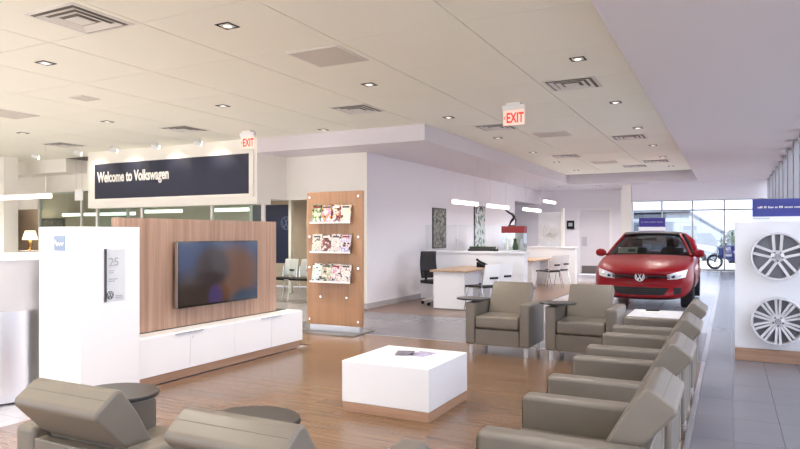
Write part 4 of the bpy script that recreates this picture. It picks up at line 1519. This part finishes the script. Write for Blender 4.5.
# guest chair with white shell back
def guest_chair(label):
    t = thing('guest_chair', label, 'chair', group='white guest chairs with chrome legs')
    MB().grid([[(x_ * (0.21 - 0.02 * f_), -0.20 - 0.06 * f_ - 0.05 * (1 - x_ * x_), 0.50 + 0.36 * f_) for x_ in [k_ / 4 - 1 for k_ in range(9)]] for f_ in [k_ / 4 for k_ in range(5)]]).build('backrest', 'white_plastic', t, solid=0.014, smooth=True)
    MB().box(-0.09, 0.09, -0.305, -0.255, 0.60, 0.635).build('hand_slot', 'black', t)
    MB().box(-0.22, 0.22, -0.20, 0.23, 0.435, 0.475).build('seat', 'black', t, bevel=0.015, seg=3)
    for sx in (-1, 1):
        MB().tube([(sx * 0.21, 0.15, 0.44), (sx * 0.23, 0.24, 0.005)], 0.011, 8).build('leg', 'chrome', t)
        MB().tube([(sx * 0.21, -0.22, 0.72), (sx * 0.21, -0.19, 0.45), (sx * 0.23, -0.30, 0.005)], 0.011, 8).build('leg', 'chrome', t)
        MB().tube([(sx * 0.215, -0.19, 0.44), (sx * 0.215, 0.17, 0.44)], 0.010, 8).build('seat_rail', 'chrome', t)
    return t


gc = guest_chair('white shell guest chair at the nearest sales desk, closer to the lounge')
gc.location = (-3.98, 11.0, 0)
gc.rotation_euler = (0, 0, R(66))
dup(gc, (-3.94, 11.6, 0), R(72), 'white shell guest chair at the nearest sales desk, beside the partition end')
dup(gc, (-4.12, 16.3, 0), R(64), 'white shell guest chair at the farther sales desk, near side')
dup(gc, (-4.06, 16.95, 0), R(70), 'white shell guest chair at the farther sales desk, next to the partition end')
dup(gc, (-8.49, 11.05, 0), R(170), 'white shell guest chair in the office opening beside the media wall')
dup(gc, (-7.96, 11.05, 0), R(185), 'white shell guest chair half hidden by the magazine stand')

# phone on the desk, monitor arm
t = thing('desk_phone', 'black desk phone on the nearest sales desk', 'phone', (-4.42, 12.28, 0.73), R(70))
MB().prism([(-0.10, 0.0), (0.10, 0.0), (0.10, 0.11), (-0.10, 0.03)], 'x', -0.10, 0.10).build('base', 'black', t, bevel=0.006)
MB().tube([(-0.07, 0.115, 0.155), (-0.07, 0.05, 0.125), (-0.07, -0.08, 0.075), (-0.07, -0.115, 0.05)], [0.026, 0.018, 0.018, 0.026], 10).build('handset', 'black', t)
MB().prism([(0.06, 0.0945), (0.095, 0.1085), (0.094, 0.1115), (0.059, 0.0975)], 'x', -0.02, 0.08).build('display', 'logo_blue', t)
# red-topped display case with dark sculpture
t = thing('display_case', 'clear display case with a red top on the partition ledge', 'display case', (-3.95, 12.83, 1.041))
MB().box(-0.24, 0.24, -0.115, 0.115, 0.38, 0.52).build('red_top', 'red_plastic', t, bevel=0.006)
MB().box(-0.235, 0.235, -0.11, 0.11, 0.0, 0.03).build('base', 'alu', t)
for sx in (-1, 1):
    MB().box(*sorted((sx * 0.235, sx * 0.228)), -0.11, 0.11, 0.03, 0.38).build('glass_side', 'glass_clear', t)
for sy in (-1, 1):
    MB().box(-0.228, 0.228, *sorted((sy * 0.11, sy * 0.104)), 0.03, 0.38).build('glass_front', 'glass_clear', t)
for i, (x_, mm) in enumerate(((-0.14, 'letter_white'), (0.02, 'plant'), (0.14, 'letter_grey'))):
    MB().lathe([(0.001, 0.03), (0.05, 0.03), (0.055, 0.10), (0.03, 0.20), (0.035, 0.26), (0.001, 0.27)], 16, 'z', (x_, 0, 0)).build('ornament', mm, t, smooth=True)
t = thing('sculpture', 'dark leaning bird-like sculpture on the red case', 'sculpture', (-4.0, 12.83, 1.561))
MB().cyl((0, 0), 0.08, 0.0, 0.02, 20).build('base', 'bronze', t)
MB().tube([(-0.05, 0, 0.02), (-0.02, 0, 0.09), (0.03, 0, 0.15), (0.05, 0, 0.19), (0.02, 0, 0.24), (-0.06, 0, 0.28), (-0.13, 0, 0.33), (-0.15, 0, 0.345)], [0.016, 0.022, 0.032, 0.036, 0.028, 0.022, 0.014, 0.005], 12).build('body', 'bronze', t, smooth=True)
MB().tube([(0.05, 0, 0.19), (0.08, 0.02, 0.12), (0.06, 0.03, 0.02)], [0.018, 0.014, 0.010], 8).build('limb', 'bronze', t, smooth=True)
# planter with succulents
t = thing('planter', 'low planter of dark green succulents on the partition ledge', 'planter', (-4.60, 12.80, 1.041))
MB().box(-0.33, 0.30, -0.07, 0.07, 0.0, 0.05).build('trough', 'frame_dark', t, bevel=0.004)
rr = random.Random(8)
for k_ in range(9):
    cx_ = -0.29 + k_ * 0.066
    pm_ = MB()
    for j_ in range(9):
        a = 2 * PI * j_ / 9
        pm_.tube([(cx_, 0, 0.045), (cx_ + 0.025 * math.cos(a), 0.03 * math.sin(a), 0.075), (cx_ + 0.032 * math.cos(a), 0.045 * math.sin(a), 0.085 + 0.03 * rr.random())], [0.012, 0.010, 0.002], 5)
    pm_.build('succulent', 'plant', t)


# pictures on the pale wall
def art_mat(name, seed, cols, scale):
    m = bpy.data.materials.new(name)
    m.use_nodes = True
    nt_ = m.node_tree
    p_ = nt_.nodes['Principled BSDF']
    p_.inputs['Roughness'].default_value = 0.5
    tc_2 = nt_.nodes.new('ShaderNodeTexCoord')
    v_ = nt_.nodes.new('ShaderNodeTexNoise')
    v_.inputs['Scale'].default_value = scale
    v_.inputs['Detail'].default_value = 4
    mp_ = nt_.nodes.new('ShaderNodeMapping')
    mp_.inputs['Location'].default_value = (seed, seed * 2, seed * 3)
    mp_.inputs['Scale'].default_value = (1, 1, 1)
    nt_.links.new(tc_2.outputs['Object'], mp_.inputs['Vector'])
    nt_.links.new(mp_.outputs['Vector'], v_.inputs['Vector'])
    r_ = nt_.nodes.new('ShaderNodeValToRGB')
    r_.color_ramp.interpolation = 'CONSTANT'
    el = r_.color_ramp.elements
    el[0].color = cols[0]
    el[1].position = 0.42
    el[1].color = cols[1]
    for pos, c_ in zip((0.5, 0.57), cols[2:]):
        e_ = el.new(pos)
        e_.color = c_
    nt_.links.new(v_.outputs['Fac'], r_.inputs['Fac'])
    nt_.links.new(r_.outputs['Color'], p_.inputs['Base Color'])
    MATS[name] = m


art_mat('art_a', 2, [hexc(70, 72, 70), hexc(120, 122, 110), hexc(160, 160, 148), hexc(96, 92, 88)], 9)
art_mat('art_b', 5, [hexc(60, 60, 72), hexc(190, 200, 196), hexc(214, 216, 216), hexc(120, 150, 140)], 5)
for (y0, y1, z0, z1, mm, lb) in ((13.33, 14.08, 1.07, 2.0, 'art_a', 'grey-green abstract picture on the pale wall, nearer one'), (16.0, 16.8, 1.02, 2.15, 'art_b', 'black and pale green picture farther along the pale wall')):
    t = thing('wall_picture', lb, 'picture', (-6.03, (y0 + y1) / 2, (z0 + z1) / 2), 0, 'pictures on the pale wall')
    a, b = (y1 - y0) / 2, (z1 - z0) / 2
    MB().box(0.0, 0.03, -a, a, -b, b).build('frame', 'frame_dark', t)
    MB().box(0.03, 0.033, -a + 0.02, a - 0.02, -b + 0.02, b - 0.02).build('canvas', mm, t)
t = thing('wall_plaque', 'small black framed notice on the wall beside the grey door', 'notice', (-4.98, 22.8, 1.72))
MB().box(-0.13, 0.13, -0.02, 0.0, -0.15, 0.15).build('frame', 'black', t)
MB().box(-0.07, 0.07, -0.022, -0.02, -0.05, 0.07).build('picture', 'letter_grey', t)
t = thing('wall_switch', 'small white switch plate on the pale wall', 'switch', (-6.03, 14.75, 1.25))
MB().box(0, 0.012, -0.05, 0.05, -0.08, 0.08).build('plate', 'white_plastic', t)
MB().box(0.012, 0.02, -0.015, 0.015, -0.03, 0.03).build('rocker', 'letter_grey', t)

# =================================================================== OFFICES BEHIND THE SIGN
# dark blue emblem panel in the office opening
t = thing('poster_panel', 'dark blue panel with a white ring emblem in the office', 'poster', (-9.83, 12.4, 0))
MB().box(-0.62, 0.48, 0.0, 0.04, 0.70, 2.10).build('panel', 'poster_blue', t)
MB().box(0.48, 0.56, -0.02, 0.06, 0.0, 2.75).build('white_post', 'paint', t)
MB().box(-0.70, -0.62, -0.02, 0.06, 0.0, 2.75).build('white_post', 'paint', t)
emblem_mb(0.16, 'y', -0.006, -0.0005, (0.40, 1.66)).build('emblem', 'emblem_blue', t)
# office desk with monitor
t = thing('office_desk', 'office desk with white end panel inside the opening', 'desk', (-7.65, 12.0, 0))
MB().box(-0.65, 0.65, -0.35, 0.35, 0.70, 0.73).build('desk_top', 'laminate_grey', t)
for sx in (-1, 1):
    MB().box(*sorted((sx * 0.63, sx * 0.60)), -0.33, 0.33, 0, 0.70).build('end_panel', 'laminate', t)
t = thing('monitor', 'black computer monitor on the office desk', 'monitor', (-7.45, 12.0, 0.73), R(20))
MB().cyl((0, 0), 0.10, 0.0, 0.015, 20).build('foot', 'black', t)
MB().box(-0.02, 0.02, -0.01, 0.02, 0.015, 0.25).build('stand', 'black', t)
MB().box(-0.25, 0.25, -0.03, -0.005, 0.12, 0.44).build('screen', 'black_gloss', t, bevel=0.004)
t = thing('desk_phone', 'small blue-grey phone on the office desk', 'phone', (-7.98, 11.85, 0.73), R(180))
MB().prism([(-0.08, 0.0), (0.08, 0.0), (0.08, 0.09), (-0.08, 0.03)], 'x', -0.09, 0.09).build('base', 'ink', t, bevel=0.005)
MB().tube([(-0.06, 0.09, 0.12), (-0.06, 0.0, 0.08), (-0.06, -0.09, 0.05)], [0.022, 0.015, 0.022], 8).build('handset', 'black', t)
# lamp-lit office: cabinet, table lamp, picture
t = thing('credenza', 'low cabinet carrying the table lamp in the far office', 'cabinet', (-20.4, 13.4, 0))
MB().box(-0.8, 0.9, -0.25, 0.25, 0.06, 0.85).build('body', 'laminate_grey', t)
MB().box(-0.78, 0.88, -0.22, 0.24, 0.0, 0.06).build('plinth', 'plinth_wood', t)
for a, b in ((-0.8, 0.04), (0.06, 0.9)):
    MB().box(a + 0.01, b - 0.01, -0.262, -0.25, 0.08, 0.84).build('door', 'laminate', t)
t = thing('table_lamp', 'table lamp with glowing cream shade in the far office', 'lamp', (-20.75, 13.4, 0.85))
MB().lathe([(0.001, 0.0), (0.10, 0.0), (0.10, 0.02), (0.03, 0.06), (0.07, 0.20), (0.03, 0.36), (0.012, 0.40), (0.001, 0.40)], 24).build('base', 'brass', t, smooth=True)
MB().lathe([(0.24, 0.36), (0.15, 0.66)], 32).build('shade', 'lamp_shade', t, smooth=True, solid=0.004)
lamp('POINT', 'table_lamp_bulb', (-20.75, 13.4, 1.40), 30, WARM, size=0.05)
art_mat('art_c', 8, [hexc(36, 38, 40), hexc(70, 70, 66), hexc(120, 116, 104), hexc(48, 50, 56)], 6)
t = thing('wall_picture', 'dark framed picture on the tan wall of the far office', 'picture', (-20.5, 14.0, 1.55))
MB().box(-0.7, 0.7, -0.03, 0, -0.38, 0.38).build('frame', 'black', t)
MB().box(-0.62, 0.62, -0.034, -0.03, -0.31, 0.31).build('canvas', 'art_c', t)
t = thing('hanging_notice', 'small white square notice hanging below the white wall band', 'sign', (-13.44, 9.85, 2.45))
MB().box(-0.14, 0.14, -0.01, 0.01, -0.27, -0.02).build('board', 'white_plastic', t)
for sx in (-1, 1):
    MB().tube([(sx * 0.1, 0, -0.02), (sx * 0.1, 0, 0.75)], 0.003, 6).build('wire', 'alu', t)
t = thing('office_table', 'round meeting table inside the glass office', 'table', (-11.4, 12.3, 0))
MB().lathe([(0.001, 0.70), (0.55, 0.70), (0.55, 0.73), (0.001, 0.73)], 36).build('top', 'desk_wood', t)
MB().lathe([(0.001, 0.0), (0.28, 0.0), (0.28, 0.02), (0.04, 0.04), (0.04, 0.70)], 24).build('pedestal', 'alu', t, smooth=True)

# =================================================================== OUTSIDE
gd = MB().box(-70, 60, -50, 110, -0.30, -0.13).build('ground', 'asphalt')
struct(gd, 'asphalt lot around the showroom', 'ground')
ap = MB().box(-20, 12, 27.3, 40, -0.13, -0.02).build('pavement', 'concrete')
fp = MB().box(-30, 12, -22, -5.3, -0.13, -0.02).build('pavement', 'concrete')  # bright slab added behind the camera to bounce sun inside
struct(fp, 'unseen bright concrete forecourt added to bounce sun into the showroom front', 'pavement')
struct(ap, 'pale forecourt paving in front of the far glass', 'pavement')
# grey gabled building
t = thing('building', 'pale grey building with a sloping roof outside the far glass', 'building', (-6.0, 58, -0.13))
MB().box(-9, 3.0, 0, 12, 0, 3.2).build('wall', 'far_building', t)
MB().prism([(3.0, 0), (5.5, 0), (5.5, 1.72), (3.0, 3.32)], 'y', -0.2, 12.0).build('gable_wing', 'far_building', t)
MB().prism([(-9.3, 3.22), (2.95, 3.38), (5.7, 1.62), (5.7, 1.74), (3.0, 3.5), (-9.3, 3.34)], 'y', -0.4, 12.4).build('roof', 'far_roof', t)
for i in range(4):
    w_ = MB().box(-7.6 + i * 2.6, -5.9 + i * 2.6, -0.04, 0.0, 1.2, 2.6).build('window', 'far_roof', t)
    MB().box(-7.5 + i * 2.6, -6.0 + i * 2.6, -0.06, -0.04, 1.3, 2.5).build('pane', 'glass_window', w_)

# motorcycle (local x = length, front towards -x)
mt = thing('motorcycle', 'blue motorcycle parked outside the far glass', 'motorcycle', (0.15, 28.6, -0.02), R(-8))
for x_ in (-0.70, 0.70):
    wl = MB().lathe([(0.235, -0.05), (0.29, -0.055), (0.31, 0.0), (0.29, 0.055), (0.235, 0.05)], 32, 'y', (x_, 0, 0.31), closed=True).build('tyre', 'rubber', mt, smooth=True)
    MB().lathe([(0.236, -0.03), (0.21, -0.03), (0.21, 0.03), (0.236, 0.03)], 28, 'y', (x_, 0, 0.31), closed=True).build('rim', 'rim_dark', wl)
    sp = MB()
    for k_ in range(5):
        a = 2 * PI * k_ / 5
        sp.tube([(x_, 0, 0.31), (x_ + 0.215 * math.cos(a), 0, 0.31 + 0.215 * math.sin(a))], 0.018, 6)
    sp.build('spokes', 'rim_dark', wl)
for sy in (-1, 1):
    MB().tube([(-0.70, sy * 0.09, 0.31), (-0.40, sy * 0.08, 0.95)], 0.026, 10).build('fork', 'chrome', mt)
    MB().tube([(-0.38, sy * 0.05, 0.98), (-0.34, sy * 0.20, 1.06), (-0.26, sy * 0.36, 1.03)], 0.014, 8).build('handlebar', 'black', mt)
    MB().tube([(-0.36, sy * 0.22, 1.05), (-0.40, sy * 0.30, 1.20)], 0.007, 6).build('mirror_stem', 'black', mt)
    MB().box(-0.42, -0.40, sy * 0.30 - 0.06, sy * 0.30 + 0.06, 1.18, 1.26).build('mirror', 'black', mt, bevel=0.006)
    MB().tube([(0.70, sy * 0.11, 0.31), (0.10, sy * 0.12, 0.38)], 0.03, 8).build('swing_arm', 'moto_dark', mt)
MB().prism([(-0.46, 0.72), (-0.30, 1.0), (0.06, 0.98), (0.16, 0.80), (-0.10, 0.70)], 'y', -0.15, 0.15).build('tank', 'moto_blue', mt, bevel=0.05, seg=3)
fa = MB().prism([(-0.52, 0.50), (-0.56, 0.86), (-0.30, 0.92), (0.02, 0.70), (0.20, 0.42), (-0.10, 0.34)], 'y', -0.19, 0.19).build('fairing', 'moto_blue', mt, bevel=0.04, seg=3)
MB().box(-0.36, -0.06, -0.194, -0.188, 0.54, 0.62).build('decal', 'letter_white', fa)
MB().prism([(-0.20, 0.26), (-0.22, 0.55), (0.25, 0.58), (0.28, 0.28)], 'y', -0.13, 0.13).build('engine', 'moto_dark', mt, bevel=0.03)
MB().prism([(0.10, 0.80), (0.12, 0.86), (0.55, 0.90), (0.92, 1.02), (0.94, 0.97), (0.60, 0.78)], 'y', -0.13, 0.13).build('seat', 'black', mt, bevel=0.02)
MB().prism([(0.50, 0.76), (0.60, 0.80), (0.95, 0.97), (0.90, 0.86)], 'y', -0.10, 0.10).build('tail', 'moto_blue', mt, bevel=0.02)
MB().lathe([(0.001, 0.0), (0.10, 0.02), (0.09, 0.10)], 20, 'x', (-0.63, 0, 0.88)).build('headlight', 'headlamp', mt, smooth=True)
MB().tube([(0.0, -0.16, 0.28), (0.45, -0.19, 0.32), (0.85, -0.20, 0.48)], [0.03, 0.045, 0.05], 10).build('exhaust', 'chrome', mt)
MB().tube([(0.05, 0.14, 0.3), (-0.02, 0.30, 0.0)], 0.012, 6).build('kick_stand', 'black', mt)

# shrub beyond
def shrub(loc, r, h, n, label):
    t = thing('shrub', label, 'shrub', loc, 0, 'clipped shrubs outside the far glass')
    rr = random.Random(int(loc[0] * 100))
    mb = MB()
    for i in range(n):
        a, b = rr.uniform(0, 2 * PI), rr.uniform(0, 1)
        rad = r * (0.75 + 0.25 * rr.random())
        zz = h * b
        ww = rad * math.sqrt(max(0.05, 1 - (2 * b - 1) ** 2 * 0.8))
        c = Vector((ww * math.cos(a), ww * math.sin(a), zz))
        u = Vector((rr.gauss(0, 1), rr.gauss(0, 1), rr.gauss(0, 1))).normalized() * 0.12
        v = u.orthogonal().normalized() * 0.07
        mb.add([c - u, c + v, c + u, c - v], [(0, 1, 2, 3)])
    o = mb.build('foliage', 'hedge', t)
    o['kind'] = 'stuff'
    MB().lathe([(0.001, 0.02), (r * 0.5, 0.1), (r * 0.68, h * 0.35), (r * 0.66, h * 0.7), (0.001, h * 0.92)], 14).build('core', 'hedge', t, smooth=True)
    MB().tube([(0, 0, 0), (0, 0, h * 0.4)], 0.06, 8).build('trunk', 'brass', t)


shrub((0.5, 41.0, -0.13), 1.0, 1.75, 700, 'dark rounded shrub behind the motorcycle')
shrub((3.2, 42.0, -0.13), 1.1, 1.65, 700, 'dark rounded shrub farther behind the motorcycle')
# parked grey car: a copy of the hatchback with its own paint
pc = dup(car, (-2.6, 38.5, -0.13), R(80), 'grey-blue parked car outside the far glass')
for c in pc.children_recursive:
    for sl_ in c.material_slots:
        if sl_.material and sl_.material.name == 'red_paint':
            sl_.link = 'OBJECT'
            sl_.material = M('grey_car')
for c in list(pc.children_recursive):
    if c.name.startswith(('price_sheet', 'price_print')):
        bpy.data.objects.remove(c)
